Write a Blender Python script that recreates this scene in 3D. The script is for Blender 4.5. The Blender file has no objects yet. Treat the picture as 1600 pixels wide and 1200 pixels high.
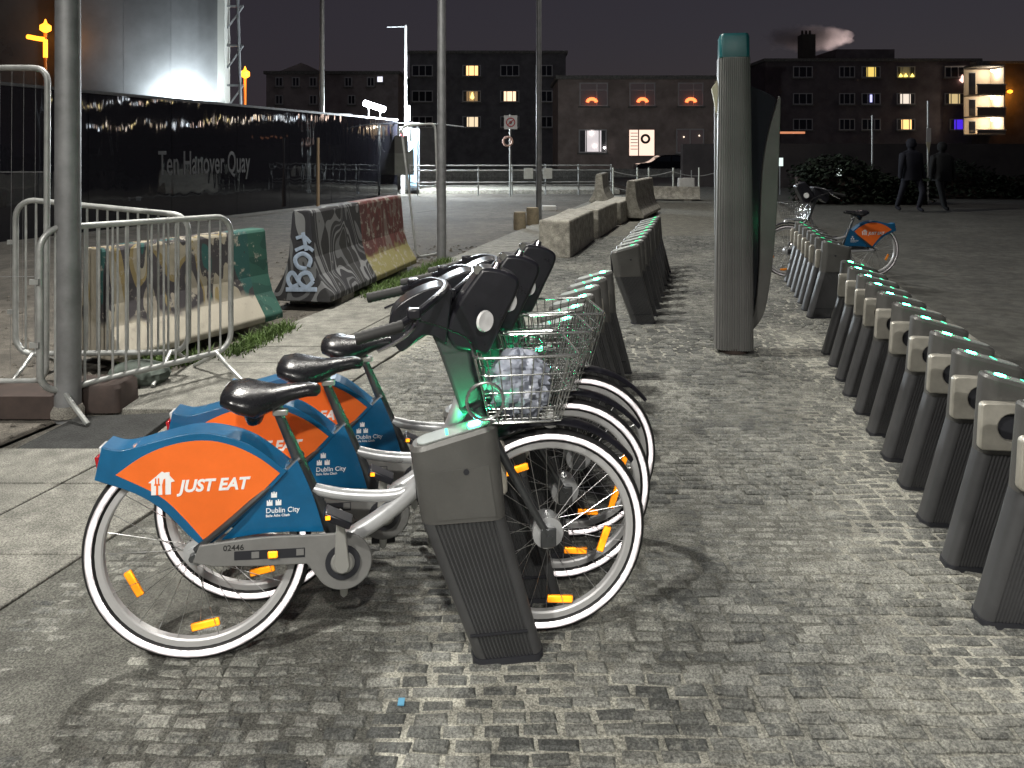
import bpy, math, random
import numpy as np
from mathutils import Vector, Matrix
R = math.radians
random.seed(7)
rng = np.random.default_rng(11)
scene = bpy.context.scene
COL = scene.collection

# ------------------------------------------------------------------ camera, sky, light
F, CH, HZ = 1202.0, 1.54, 240.0            # focal length in photo pixels, eye height, horizon row
cam_d = bpy.data.cameras.new('camera'); cam = bpy.data.objects.new('camera', cam_d); COL.objects.link(cam)
cam.location = (0, 0, CH); cam.rotation_euler = (R(90), 0, 0)
cam_d.sensor_width = 36; cam_d.lens = 36 * F / 1600; cam_d.shift_y = -(600 - HZ) / 1600
cam_d.clip_start = .05; cam_d.clip_end = 2000
scene.camera = cam

world = bpy.data.worlds.new('World'); scene.world = world; world.use_nodes = True
nt = world.node_tree; bg = nt.nodes['Background']
sky = nt.nodes.new('ShaderNodeTexSky'); sky.sky_type = 'NISHITA'; sky.sun_disc = False
sky.sun_elevation = R(-4); sky.sun_rotation = R(40)
mul = nt.nodes.new('ShaderNodeMixRGB'); mul.blend_type = 'ADD'; mul.inputs['Fac'].default_value = 1
sc_ = nt.nodes.new('ShaderNodeMixRGB'); sc_.blend_type = 'MULTIPLY'; sc_.inputs['Fac'].default_value = 1
sc_.inputs['Color2'].default_value = (.05, .05, .05, 1)
nt.links.new(sky.outputs[0], sc_.inputs['Color1']); nt.links.new(sc_.outputs[0], mul.inputs['Color1'])
mul.inputs['Color2'].default_value = (.0196, .0168, .0224, 1)     # city glow on low cloud
nt.links.new(mul.outputs[0], bg.inputs['Color']); bg.inputs['Strength'].default_value = 1.0
moon = bpy.data.lights.new('moon', 'SUN'); moon.energy = .02; moon.angle = R(10); moon.color = (.9, .95, 1)
mo = bpy.data.objects.new('moon', moon); mo.rotation_euler = (R(40), 0, R(40)); COL.objects.link(mo)

vs = scene.view_settings
vs.view_transform = 'Standard'; vs.look = 'None'; vs.exposure = .36; vs.gamma = 1; vs.use_curve_mapping = False
scene.cycles.use_denoising = True
scene.cycles.max_bounces = 6; scene.cycles.sample_clamp_indirect = 4; scene.cycles.caustics_reflective = False; scene.cycles.caustics_refractive = False
# the phone's own small flash, just beside the lens: it is what the reflective tyre bands answer to
fl = bpy.data.lights.new('phone_flash', 'POINT'); fl.energy = 20; fl.shadow_soft_size = .012; fl.color = (1, .97, .93)
fo = bpy.data.objects.new('phone_flash', fl); fo.location = (-.03, -.01, CH + .03); COL.objects.link(fo)

def G(px, py):                              # photo pixel of a ground point -> (x, y)
    d = F * CH / (py - HZ); return ((px - 800) / F * d, d)
def W(px, py, d):                           # photo pixel at depth d -> point
    return Vector(((px - 800) / F * d, d, CH - (py - HZ) * d / F))

# ------------------------------------------------------------------ materials
MATS = {}
def mat(name, col, rough=.6, metal=0, var=0, vscale=8, bump=0, bscale=60, emit=None, estr=0, col2=None, coat=0, spec=None):
    if name in MATS: return MATS[name]
    m = bpy.data.materials.new(name); m.use_nodes = True; MATS[name] = m
    n = m.node_tree; p = n.nodes['Principled BSDF']; L = n.links
    p.inputs['Base Color'].default_value = (*col, 1); p.inputs['Roughness'].default_value = rough; p.inputs['Metallic'].default_value = metal
    if coat: p.inputs['Coat Weight'].default_value = coat
    if spec is not None: p.inputs['Specular IOR Level'].default_value = spec
    if emit: p.inputs['Emission Color'].default_value = (*emit, 1); p.inputs['Emission Strength'].default_value = estr
    class _T: outputs = {}
    tc0 = n.nodes.new('ShaderNodeTexCoord'); oi = n.nodes.new('ShaderNodeObjectInfo'); va = n.nodes.new('ShaderNodeVectorMath'); va.operation = 'MULTIPLY_ADD'; va.inputs[1].default_value = (41, 23, 17)
    L.new(oi.outputs['Random'], va.inputs[0]); L.new(tc0.outputs['Object'], va.inputs[2]); tc = _T; tc.outputs = {'Object': va.outputs[0]}
    if var or col2:
        nz = n.nodes.new('ShaderNodeTexNoise'); nz.inputs['Scale'].default_value = vscale; nz.inputs['Detail'].default_value = 6; nz.inputs['Roughness'].default_value = .65
        L.new(tc.outputs['Object'], nz.inputs['Vector'])
        rp = n.nodes.new('ShaderNodeValToRGB'); rp.color_ramp.elements[0].position = .32; rp.color_ramp.elements[1].position = .68
        c2 = col2 or tuple(min(1, c * (1 + var)) for c in col); c1 = col if col2 else tuple(c * (1 - var) for c in col)
        rp.color_ramp.elements[0].color = (*c1, 1); rp.color_ramp.elements[1].color = (*c2, 1)
        L.new(nz.outputs['Fac'], rp.inputs['Fac']); L.new(rp.outputs['Color'], p.inputs['Base Color'])
        mr = n.nodes.new('ShaderNodeMapRange'); mr.inputs['To Min'].default_value = max(.03, rough - .1); mr.inputs['To Max'].default_value = min(1, rough + .12)
        L.new(nz.outputs['Fac'], mr.inputs['Value']); L.new(mr.outputs[0], p.inputs['Roughness'])
    if bump:
        b = n.nodes.new('ShaderNodeBump'); b.inputs['Strength'].default_value = bump; b.inputs['Distance'].default_value = .01
        nb = n.nodes.new('ShaderNodeTexNoise'); nb.inputs['Scale'].default_value = bscale; nb.inputs['Detail'].default_value = 5
        L.new(tc.outputs['Object'], nb.inputs['Vector']); L.new(nb.outputs['Fac'], b.inputs['Height']); L.new(b.outputs[0], p.inputs['Normal'])
    return m
def retro(name, col, base, rough=.2, gain=.30):
    """A retroreflector: light goes back the way it came (bead film, prism reflectors)."""
    m = bpy.data.materials.new(name); m.use_nodes = True; MATS[name] = m
    n = m.node_tree; L = n.links; p = n.nodes['Principled BSDF']; out = n.nodes['Material Output']
    p.inputs['Base Color'].default_value = (*base, 1); p.inputs['Roughness'].default_value = .4
    g = n.nodes.new('ShaderNodeBsdfGlossy'); g.inputs['Color'].default_value = (*col, 1); g.inputs['Roughness'].default_value = rough
    ge = n.nodes.new('ShaderNodeNewGeometry'); L.new(ge.outputs['Incoming'], g.inputs['Normal'])
    mx = n.nodes.new('ShaderNodeMixShader'); dt = n.nodes.new('ShaderNodeVectorMath'); dt.operation = 'DOT_PRODUCT'; L.new(ge.outputs['Normal'], dt.inputs[0]); L.new(ge.outputs['Incoming'], dt.inputs[1])
    pw_ = n.nodes.new('ShaderNodeMath'); pw_.operation = 'POWER'; pw_.inputs[1].default_value = 3.5; L.new(dt.outputs['Value'], pw_.inputs[0])
    sc2 = n.nodes.new('ShaderNodeMath'); sc2.operation = 'MULTIPLY'; sc2.inputs[1].default_value = gain; sc2.use_clamp = True
    dn = n.nodes.new('ShaderNodeTexNoise'); dn.inputs['Scale'].default_value = 26; dn.inputs['Detail'].default_value = 5; tcd = n.nodes.new('ShaderNodeTexCoord'); L.new(tcd.outputs['Object'], dn.inputs['Vector'])
    dr_ = n.nodes.new('ShaderNodeMapRange'); dr_.inputs['From Min'].default_value = .34; dr_.inputs['From Max'].default_value = .58; dr_.inputs['To Min'].default_value = .35; L.new(dn.outputs['Fac'], dr_.inputs['Value'])
    dm_ = n.nodes.new('ShaderNodeMath'); dm_.operation = 'MULTIPLY'; L.new(pw_.outputs[0], dm_.inputs[0]); L.new(dr_.outputs[0], dm_.inputs[1]); L.new(dm_.outputs[0], sc2.inputs[0]); L.new(sc2.outputs[0], mx.inputs[0])
    L.new(p.outputs[0], mx.inputs[1]); L.new(g.outputs[0], mx.inputs[2]); L.new(mx.outputs[0], out.inputs['Surface'])
    return m
M = dict(
 tyre=mat('tyre_rubber', (.012, .012, .013), .7), rim=mat('rim_alloy', (.5, .5, .5), .38, .25), spoke=mat('spoke_steel', (.6, .6, .6), .3, 1),
 blue=mat('blue_plastic', (.006, .10, .225), .3, 0, .22, 4, .05, 60, coat=.25), orange=mat('orange_vinyl', (.82, .155, .022), .42, 0, .09, 5, .03, 80),
 white=mat('white_print', (.82, .82, .82), .5), black=mat('black_plastic', (.012, .012, .016), .3, 0, .2, 20),
 saddle=mat('saddle_vinyl', (.011, .011, .013), .26, 0, .2, 15, .1, 200), grip=mat('grip_rubber', (.015, .015, .015), .65),
 silver=mat('silver_paint', (.5, .51, .52), .3, .45, .1, 9), dsteel=mat('dark_steel_paint', (.11, .115, .12), .32, .7, .15, 12),
 guard=mat('grey_guard_plastic', (.17, .17, .165), .5, 0, .12, 10), crank=mat('crank_alloy', (.55, .55, .53), .35, .7), chrome=mat('chrome', (.8, .8, .8), .12, 1),
 wire=mat('basket_wire', (.42, .43, .42), .22, .85), redl=mat('red_lens', (.35, .01, .015), .2, coat=.5), clear=mat('clear_lens', (.7, .7, .7), .15, .3), ink=mat('dark_print', (.02, .02, .02), .6),
 dock=mat('dock_grey_paint', (.10, .099, .094), .42, .2, .12, 7, .12, 120), dockrib=mat('dock_ribbed_aluminium', (.075, .076, .079), .4, .3, .15, 6),
 docktop=mat('dock_top_plate', (.34, .37, .36), .35, .3, .1, 12), lock=mat('brushed_steel', (.5, .48, .42), .38, .5, .14, 14, .05, 200), hole=mat('dark_recess', (.02, .021, .026), .5),
 led=mat('green_led', (.02, .6, .25), .3, emit=(.03, 1, .36), estr=85), ledbar=mat('green_light_pipe', (.02, .5, .22), .3, emit=(.05, 1, .4), estr=2.2),
 leddim=mat('green_led_dim', (.02, .5, .22), .3, emit=(.03, 1, .36), estr=1.0),
 ledstrong=mat('green_led_strong', (.02, .6, .25), .3, emit=(.03, 1, .36), estr=230),
 galv=mat('galvanised_steel', (.36, .37, .36), .42, .35, .2, 10, .08, 90), galvd=mat('dull_galvanised_steel', (.24, .245, .25), .5, .5, .2, 6),
 totem=mat('totem_ribbed_metal', (.19, .19, .185), .42, .2, .12, 3), totemd=mat('totem_dark_glass', (.012, .014, .018), .15), teal=mat('teal_cap', (.004, .085, .095), .35, 0, .1, 5), cream=mat('cream_panel', (.55, .52, .38), .5),
 conc=mat('barrier_concrete', (.34, .325, .28), .85, 0, .3, 7, .5, 40), concd=mat('dark_concrete', (.2, .19, .165), .88, 0, .3, 5, .5, 30), soil=mat('dirt_ground', (.06, .054, .045), .95, 0, col2=(.125, .113, .095), vscale=2.2, bump=.8, bscale=14),
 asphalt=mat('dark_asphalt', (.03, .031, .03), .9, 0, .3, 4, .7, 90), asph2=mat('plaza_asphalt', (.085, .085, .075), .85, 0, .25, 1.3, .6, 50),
 hoard=None, letters=mat('grey_lettering', (.05, .052, .055), .4), orangelamp=mat('orange_lamp', (1, .4, .05), .4, emit=(1, .30, .02), estr=3), orangepole=mat('orange_pole', (.75, .22, .02), .5),  # the pole's base colour carries the orange light of its lamp
 led_white=mat('white_led_tube', (1, 1, 1), .4, emit=(.93, .95, 1), estr=30), glass=mat('dark_window_glass', (.02, .022, .028), .08), bagw=mat('pale_plastic_bag', (.30, .325, .39), .35, 0, .2, 12), brownbox=mat('brown_rubber', (.05, .035, .03), .8, 0, .3, 8),
)
M['tape'] = retro('reflective_tyre_band', (1, .93, .95), (.34, .33, .34)); M['amber'] = retro('amber_reflector', (1, .3, .01), (.7, .22, .01), .25, .6); M['wreflect'] = retro('white_reflector', (.9, .9, .88), (.5, .5, .5), .3)

# ------------------------------------------------------------------ mesh helpers
class MB:
    def __init__(s): s.v = []; s.f = []; s.m = []
    def add(s, vs, fs, mi=0):
        o = len(s.v); s.v += [tuple(v) for v in vs]; s.f += [tuple(i + o for i in f) for f in fs]; s.m += [mi] * len(fs); return s
    def box(s, a, b, mi=0):
        x0, y0, z0 = a; x1, y1, z1 = b
        return s.add([(x0,y0,z0),(x1,y0,z0),(x1,y1,z0),(x0,y1,z0),(x0,y0,z1),(x1,y0,z1),(x1,y1,z1),(x0,y1,z1)],
                     [(0,3,2,1),(4,5,6,7),(0,1,5,4),(1,2,6,5),(2,3,7,6),(3,0,4,7)], mi)
    def cbox(s, c, e, rot=None, mi=0):      # centre, size, matrix
        o = len(s.v); s.box((-e[0]/2,-e[1]/2,-e[2]/2), (e[0]/2,e[1]/2,e[2]/2), mi); rot = rot or Matrix.Identity(3)
        for i in range(o, len(s.v)): s.v[i] = tuple(rot @ Vector(s.v[i]) + Vector(c))
        return s
    def tube(s, pts, r, n=8, cap=True, mi=0, smooth=0, closed=False):
        pts = [Vector(p) for p in pts]; rs = r if isinstance(r, (list, tuple)) else [r] * len(pts)
        if smooth: pts, rs = spline(pts, rs, smooth)
        N = len(pts); o = len(s.v); up = None; rings = []
        for i in range(N):
            if closed: t = (pts[(i+1) % N] - pts[i-1]).normalized()
            else: t = (pts[min(i+1, N-1)] - pts[max(i-1, 0)]).normalized()
            if up is None:
                up = Vector((0,0,1)) if abs(t.z) < .9 else Vector((1,0,0))
            b = t.cross(up).normalized(); up = b.cross(t).normalized()
            rings.append([pts[i] + (b * math.cos(2*math.pi*k/n) + up * math.sin(2*math.pi*k/n)) * rs[i] for k in range(n)])
        vs = [v for rg in rings for v in rg]; fs = []
        for i in range(N if closed else N-1):
            j = (i+1) % N
            for k in range(n): fs.append((i*n+k, i*n+(k+1) % n, j*n+(k+1) % n, j*n+k))
        if cap and not closed: fs += [tuple(range(n-1, -1, -1)), tuple((N-1)*n + k for k in range(n))]
        return s.add(vs, fs, mi)
    def prism(s, poly, a, b, plane='xz', mi=0):   # polygon extruded from a to b along the third axis
        def P(u, w, c): return (u, c, w) if plane == 'xz' else ((u, w, c) if plane == 'xy' else (c, u, w))
        n = len(poly); ar = sum(poly[i][0]*poly[(i+1) % n][1] - poly[(i+1) % n][0]*poly[i][1] for i in range(n))
        if ar < 0: poly = poly[::-1]
        vs = [P(u, w, a) for u, w in poly] + [P(u, w, b) for u, w in poly]
        fl = (plane == 'xz') == (a < b)
        fs = [tuple(range(n)) , tuple(range(2*n-1, n-1, -1))] + [(i, n+i, n+(i+1) % n, (i+1) % n) for i in range(n)]
        if not fl: fs = [f[::-1] for f in fs]
        return s.add(vs, fs, mi)
    def disc(s, c, r, a, b, n=24, r2=None, mi=0):   # cylinder along y from a to b
        cx, cz = c; r2 = r2 or r
        vs = [(cx + r*math.cos(2*math.pi*k/n), a, cz + r*math.sin(2*math.pi*k/n)) for k in range(n)] + [(cx + r2*math.cos(2*math.pi*k/n), b, cz + r2*math.sin(2*math.pi*k/n)) for k in range(n)]
        return s.add(vs, [tuple(range(n)), tuple(range(2*n-1, n-1, -1))] + [(k, n+k, n+(k+1) % n, (k+1) % n) for k in range(n)], mi)
    def ring(s, c, prof, n=64, a0=0, a1=None):      # revolve (radius, y) profile about the y axis through c=(x,z)
        m = len(prof); full = a1 is None; a1 = 2*math.pi if full else a1; N = n if full else n+1
        vs = [(c[0] + r*math.cos(a0 + (a1-a0)*k/n), y, c[1] + r*math.sin(a0 + (a1-a0)*k/n)) for k in range(N) for r, y in prof]
        fs = [(k*m+j, k*m+(j+1) % m, ((k+1) % N)*m+(j+1) % m, ((k+1) % N)*m+j) for k in range(n) for j in range(m)]
        if not full: fs += [tuple(range(m)), tuple(range((N-1)*m+m-1, (N-1)*m-1, -1))]
        return s.add(vs, fs)
    def lathe(s, prof, n=20, c=(0,0)):              # (radius, z) about a vertical axis
        m = len(prof); vs = [(c[0] + r*math.cos(2*math.pi*k/n), c[1] + r*math.sin(2*math.pi*k/n), z) for k in range(n) for r, z in prof]
        fs = [(k*m+j, ((k+1) % n)*m+j, ((k+1) % n)*m+j+1, k*m+j+1) for k in range(n) for j in range(m-1)]
        fs += [tuple(k*m + m-1 for k in range(n)), tuple(k*m for k in range(n-1, -1, -1))]
        return s.add(vs, fs)
    def loft(s, secs, mi=0):
        n = len(secs[0]); vs = [v for c in secs for v in c]; fs = []
        for i in range(len(secs)-1):
            for k in range(n): fs.append((i*n+k, i*n+(k+1) % n, (i+1)*n+(k+1) % n, (i+1)*n+k))
        fs += [tuple(range(n-1, -1, -1)), tuple((len(secs)-1)*n + k for k in range(n))]
        return s.add(vs, fs, mi)
    def build(s, name, mt, parent=None, smooth=True, bevel=0, ang=35):
        me = bpy.data.meshes.new(name); me.from_pydata(s.v, [], s.f)
        for x in (mt if isinstance(mt, (list, tuple)) else [mt]): me.materials.append(x)
        if any(s.m): me.polygons.foreach_set('material_index', s.m)
        me.update()
        if smooth: me.polygons.foreach_set('use_smooth', [True]*len(me.polygons)); me.set_sharp_from_angle(angle=R(ang))
        o = bpy.data.objects.new(name, me); COL.objects.link(o)
        if parent: o.parent = parent
        if bevel:
            b = o.modifiers.new('bevel', 'BEVEL'); b.width = bevel; b.segments = 2; b.limit_method = 'ANGLE'
        return o
def spline(pts, rs, k):
    out, ro = [], []; N = len(pts)
    for i in range(N-1):
        p0, p1, p2, p3 = pts[max(i-1,0)], pts[i], pts[i+1], pts[min(i+2,N-1)]
        for j in range(k):
            t = j/k; out.append(.5*((2*p1)+(p2-p0)*t+(2*p0-5*p1+4*p2-p3)*t*t+(3*p1-p0-3*p2+p3)*t**3)); ro.append(rs[i]*(1-t)+rs[i+1]*t)
    return out+[pts[-1]], ro+[rs[-1]]
def curve2(pts, k=6):
    q, _ = spline([Vector((a, b, 0)) for a, b in pts], [0]*len(pts), k); return [(v.x, v.y) for v in q]
def tag(o, label=None, cat=None, group=None, kind=None):
    for k, v in (('label', label), ('category', cat), ('group', group), ('kind', kind)):
        if v: o[k] = v
    return o
def empty(name, loc=(0,0,0), rz=0):
    o = bpy.data.objects.new(name, None); o.empty_display_size = .1; o.location = loc; o.rotation_euler = (0,0,rz); COL.objects.link(o); return o
def kids(o, pool): return [c for c in pool if c.parent == o]
def copy_tree(o, parent=None):
    pool = list(COL.objects)
    def rec(a, p):
        c = a.copy(); COL.objects.link(c); c.parent = p
        for ch in kids(a, pool): rec(ch, c)
        return c
    return rec(o, parent)
def text_geo(txt, size, shear=0, bold=0, extrude=.0006, align='LEFT', spacing=1):
    cu = bpy.data.curves.new('t', 'FONT'); cu.body = txt; cu.size = size; cu.shear = shear; cu.offset = bold; cu.extrude = extrude; cu.align_x = align; cu.space_character = spacing; cu.resolution_u = 3
    o = bpy.data.objects.new('t', cu); COL.objects.link(o); bpy.context.view_layer.update()
    me = bpy.data.meshes.new_from_object(o); bpy.data.objects.remove(o)
    vs = [tuple(v.co) for v in me.vertices]; fs = [tuple(p.vertices) for p in me.polygons]; bpy.data.meshes.remove(me); return vs, fs
def nz(x, y, s, seed=0):                    # value noise 0..1
    x = np.asarray(x)*s; y = np.asarray(y)*s; xi = np.floor(x).astype(int); yi = np.floor(y).astype(int); fx = x-xi; fy = y-yi
    fx = fx*fx*(3-2*fx); fy = fy*fy*(3-2*fy)
    h = lambda a, b: np.modf(np.abs(np.sin(a*127.1 + b*311.7 + seed*74.7)*43758.5453))[0]
    return (h(xi,yi)*(1-fx)+h(xi+1,yi)*fx)*(1-fy)+(h(xi,yi+1)*(1-fx)+h(xi+1,yi+1)*fx)*fy
def fbm(x, y, s, seed=0): return .55*nz(x,y,s,seed)+.28*nz(x,y,s*2.1,seed+1)+.17*nz(x,y,s*4.3,seed+2)

# ------------------------------------------------------------------ ground
ROW = .2515                                  # every line of the square runs this much right per metre of depth
def edge_r(d): return -1.643 + ROW*(d-2.947)      # footpath / setts
def edge_l(d): return -2.04 + ROW*(d-6.8)         # footpath / dirt
def plaza_r(d): return 3.0 + ROW*(d-2.9)          # setts / asphalt beyond the right-hand row
def sheet(name, poly, z, mt, label=None, kind='structure'):
    o = MB().add([(x,y,z) for x,y in poly], [tuple(range(len(poly)))]).build(name, mt, smooth=False); tag(o, kind=kind); return o
sheet('ground', [(-400,-60),(400,-60),(400,900),(-400,900)], -.06, M['asph2'])
sheet('dirt_ground', [(-60,-8),(edge_l(-8)-.02,-8),(edge_l(30)-.02,30),(-60,30)], -.022, M['soil'])

# sandy mortar bed between the setts
def grit(n, col, vec):
    """Fine speckle of sand grains and grime."""
    L = n.links; out = col
    for sc, lo, hi, a, b in ((150, .36, .62, .55, 1.35), (520, .38, .6, .7, 1.25), (9, .35, .65, .75, 1.2)):
        t = n.nodes.new('ShaderNodeTexNoise'); t.inputs['Scale'].default_value = sc; t.inputs['Detail'].default_value = 3; L.new(vec, t.inputs['Vector'])
        r = n.nodes.new('ShaderNodeMapRange'); r.inputs['From Min'].default_value = lo; r.inputs['From Max'].default_value = hi; r.inputs['To Min'].default_value = a; r.inputs['To Max'].default_value = b; L.new(t.outputs['Fac'], r.inputs['Value'])
        m = n.nodes.new('ShaderNodeVectorMath'); m.operation = 'SCALE'; L.new(out, m.inputs[0]); L.new(r.outputs[0], m.inputs['Scale']); out = m.outputs[0]
    return out
def bed_material():
    m = bpy.data.materials.new('sandy_joint_filling'); m.use_nodes = True; n = m.node_tree; L = n.links; p = n.nodes['Principled BSDF']; p.inputs['Roughness'].default_value = .95
    a = n.nodes.new('ShaderNodeAttribute'); a.attribute_name = 'mud'
    rp = n.nodes.new('ShaderNodeValToRGB'); e = rp.color_ramp.elements; e[0].color = (.42,.412,.355,1); e[1].color = (.14,.14,.124,1); e[1].position = .75
    L.new(a.outputs['Fac'], rp.inputs['Fac'])
    tc = n.nodes.new('ShaderNodeTexCoord'); nn = n.nodes.new('ShaderNodeTexNoise'); nn.inputs['Scale'].default_value = 45; nn.inputs['Detail'].default_value = 9; nn.inputs['Roughness'].default_value = .7; L.new(tc.outputs['Object'], nn.inputs['Vector'])
    mx = n.nodes.new('ShaderNodeMixRGB'); mx.blend_type = 'MULTIPLY'; mx.inputs['Fac'].default_value = .6; r2 = n.nodes.new('ShaderNodeValToRGB'); r2.color_ramp.elements[0].color = (.45,.45,.43,1); r2.color_ramp.elements[0].position = .3; r2.color_ramp.elements[1].position = .6
    L.new(nn.outputs['Fac'], r2.inputs['Fac']); L.new(rp.outputs[0], mx.inputs['Color1']); L.new(r2.outputs[0], mx.inputs['Color2']); L.new(grit(n, mx.outputs[0], tc.outputs['Object']), p.inputs['Base Color'])
    b = n.nodes.new('ShaderNodeBump'); b.inputs['Strength'].default_value = 1; b.inputs['Distance'].default_value = .012; L.new(nn.outputs['Fac'], b.inputs['Height']); L.new(b.outputs[0], p.inputs['Normal']); return m
def sett_material():
    m = bpy.data.materials.new('granite_sett'); m.use_nodes = True; n = m.node_tree; L = n.links; p = n.nodes['Principled BSDF']
    a = n.nodes.new('ShaderNodeAttribute'); a.attribute_name = 'tone'; oi = n.nodes.new('ShaderNodeObjectInfo')
    ad = n.nodes.new('ShaderNodeMath'); ad.operation = 'ADD'; L.new(a.outputs['Fac'], ad.inputs[0]); L.new(oi.outputs['Random'], ad.inputs[1])
    fr = n.nodes.new('ShaderNodeMath'); fr.operation = 'FRACT'; L.new(ad.outputs[0], fr.inputs[0])
    rp = n.nodes.new('ShaderNodeValToRGB'); e = rp.color_ramp.elements; e[0].color = (.066,.069,.066,1); e[1].color = (.20,.201,.182,1); k = e.new(.6); k.color = (.118,.121,.112,1); L.new(fr.outputs[0], rp.inputs['Fac'])
    ge = n.nodes.new('ShaderNodeNewGeometry'); nn = n.nodes.new('ShaderNodeTexNoise'); nn.inputs['Scale'].default_value = 34; nn.inputs['Detail'].default_value = 7; nn.inputs['Roughness'].default_value = .7; L.new(ge.outputs['Position'], nn.inputs['Vector'])
    n2 = n.nodes.new('ShaderNodeTexNoise'); n2.inputs['Scale'].default_value = 1.1; n2.inputs['Detail'].default_value = 4; L.new(ge.outputs['Position'], n2.inputs['Vector'])
    # dried sand lies on the stones in patches
    s1 = n.nodes.new('ShaderNodeMath'); s1.operation = 'MULTIPLY_ADD'; L.new(n2.outputs['Fac'], s1.inputs[0]); s1.inputs[1].default_value = 1.0; L.new(nn.outputs['Fac'], s1.inputs[2])
    sr = n.nodes.new('ShaderNodeMapRange'); sr.inputs['From Min'].default_value = .93; sr.inputs['From Max'].default_value = 1.2; sr.inputs['To Max'].default_value = .85; L.new(s1.outputs[0], sr.inputs['Value'])
    mx = n.nodes.new('ShaderNodeMixRGB'); mx.inputs['Color2'].default_value = (.27,.27,.238,1); L.new(sr.outputs[0], mx.inputs['Fac']); L.new(rp.outputs[0], mx.inputs['Color1']); L.new(grit(n, mx.outputs[0], ge.outputs['Position']), p.inputs['Base Color'])
    rr = n.nodes.new('ShaderNodeMapRange'); rr.inputs['To Min'].default_value = .7; rr.inputs['To Max'].default_value = 1; L.new(nn.outputs['Fac'], rr.inputs['Value']); L.new(rr.outputs[0], p.inputs['Roughness'])
    b = n.nodes.new('ShaderNodeBump'); b.inputs['Strength'].default_value = 1; b.inputs['Distance'].default_value = .009; L.new(nn.outputs['Fac'], b.inputs['Height']); L.new(b.outputs[0], p.inputs['Normal']); return m
MBED, MSETT = bed_material(), sett_material()
LROW = lambda d: -.02 + ROW*(d-2.385)        # foot line of the left-hand dock row
RROW = lambda d: 1.70 + ROW*(d-2.89)         # foot line of the right-hand dock row
def mud_at(x, d):                            # 0 = clean pale sand, 1 = trodden dark dirt
    near = np.exp(-((x-LROW(d))/.33)**2)*(d < 2.75) + np.exp(-((x-LROW(d)-.2)/.55)**2)*(d < 2.3)
    near = near + .9*np.exp(-((x-RROW(d)+.12)/.38)**2) + .8*np.exp(-((d-6.3-(x-1)*.05)/.5)**2)
    m = .80 - .85*near + .7*(fbm(x, d, 1.6, 5)-.5) + .5*(fbm(x, d, 9, 15)-.5)
    m = np.where((x < -.35-.1*(d-2)) & (d < 2.9), np.maximum(m, .75), m)
    return np.clip(m, 0, 1)
def bed_h(x, d):
    h = -.0085 + .020*(fbm(x, d, 2.2, 9)-.5) + .006*(fbm(x, d, 14, 29)-.5)
    h = h + .006*np.clip((-.45-.15*(d-2)-x)/.35, 0, 1)*(d < 3.2)      # dirt trodden over the stones by the footpath
    return h
gx = np.linspace(-2.4, 7.5, 300); gd = np.linspace(1.2, 14.5, 380)
XX, DD = np.meshgrid(gx, gd)
XX = edge_r(DD)+.004 + (plaza_r(DD)-edge_r(DD)-.008)*(XX+2.4)/9.9
Z = bed_h(XX, DD)
nv = gx.size; vs_ = np.stack([XX, DD, Z], -1).reshape(-1, 3)
ii, jj = np.meshgrid(np.arange(gd.size-1), np.arange(nv-1), indexing='ij'); a_ = (ii*nv+jj).ravel()
me = bpy.data.meshes.new('cobbled_plaza'); me.from_pydata(vs_.tolist(), [], np.stack([a_, a_+1, a_+1+nv, a_+nv], -1).tolist()); me.materials.append(MBED)
at = me.attributes.new('mud', 'FLOAT', 'POINT'); at.data.foreach_set('value', mud_at(XX, DD).ravel().astype(np.float32))
me.polygons.foreach_set('use_smooth', [True]*len(me.polygons))
plaza = bpy.data.objects.new('cobbled_plaza', me); COL.objects.link(plaza); tag(plaza, kind='structure')
# beyond the built stones: fine setts too small to tell apart
fine = sheet('distant_paving', [(edge_r(14.5)+.004,14.5),(plaza_r(14.5)-.004,14.5),(plaza_r(40),40),(edge_r(40),40)], -.012, mat('far_sett_paving', (.10,.10,.088), .85, 0, col2=(.19,.185,.155), vscale=7, bump=.6, bscale=18))
SX, SY, GAP = .105, .0505, .0105
def sett_verts(w, h, seed):
    r = random.Random(seed); e = .008; j = lambda a: r.uniform(-a, a)
    lo = [(-w/2+j(.004), -h/2+j(.003)), (w/2+j(.004), -h/2+j(.003)), (w/2+j(.004), h/2+j(.003)), (-w/2+j(.004), h/2+j(.003))]
    mid = [];
    v = [(x,y,-.03) for x,y in lo] + [(x,y,-.006) for x,y in lo] + [(x*(1-2*e/w), y*(1-2*e/h), j(.001)) for x,y in lo]
    f = [(8,9,10,11)] + [(4+i,4+(i+1)%4,8+(i+1)%4,8+i) for i in range(4)] + [(i,(i+1)%4,4+(i+1)%4,4+i) for i in range(4)]
    return v, f
SV = []
for k in range(8):
    v, f = sett_verts((SX-GAP)*[1,.92,1.05,.86,1,1.1,.8,.97][k], (SY-GAP)*[1,1.05,.94,1,1.08,.97,1,.9][k], k); SV.append((np.array(v), f))
setts = []
d = 1.45; row = 0
while d < 14.4:
    x = edge_r(d) + .10 + (row % 2)*SX/2 + random.uniform(-.02,.02); xe = plaza_r(d)-.1
    while x < xe:
        if abs(x)/max(d,.1) < .85: setts.append((x, d+random.uniform(-.006,.006)+.012*math.sin(x*2.1+row*.05), random.randrange(8), random.uniform(-.004,.001), random.uniform(-.06,.06)))
        x += SX*random.uniform(.86,1.14)
    d += SY*random.uniform(.93,1.07); row += 1
def in_frame(x, d): return abs(x/d) < .66 and d > 1.95
near = sorted([s for s in setts if in_frame(s[0], s[1]) and bed_h(s[0], s[1]) < s[3]-.001 and not (s[0] < -.35 and s[1] > 2.2)], key=lambda s: s[1])[:300]
nset = set(near)
sm = []
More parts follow.
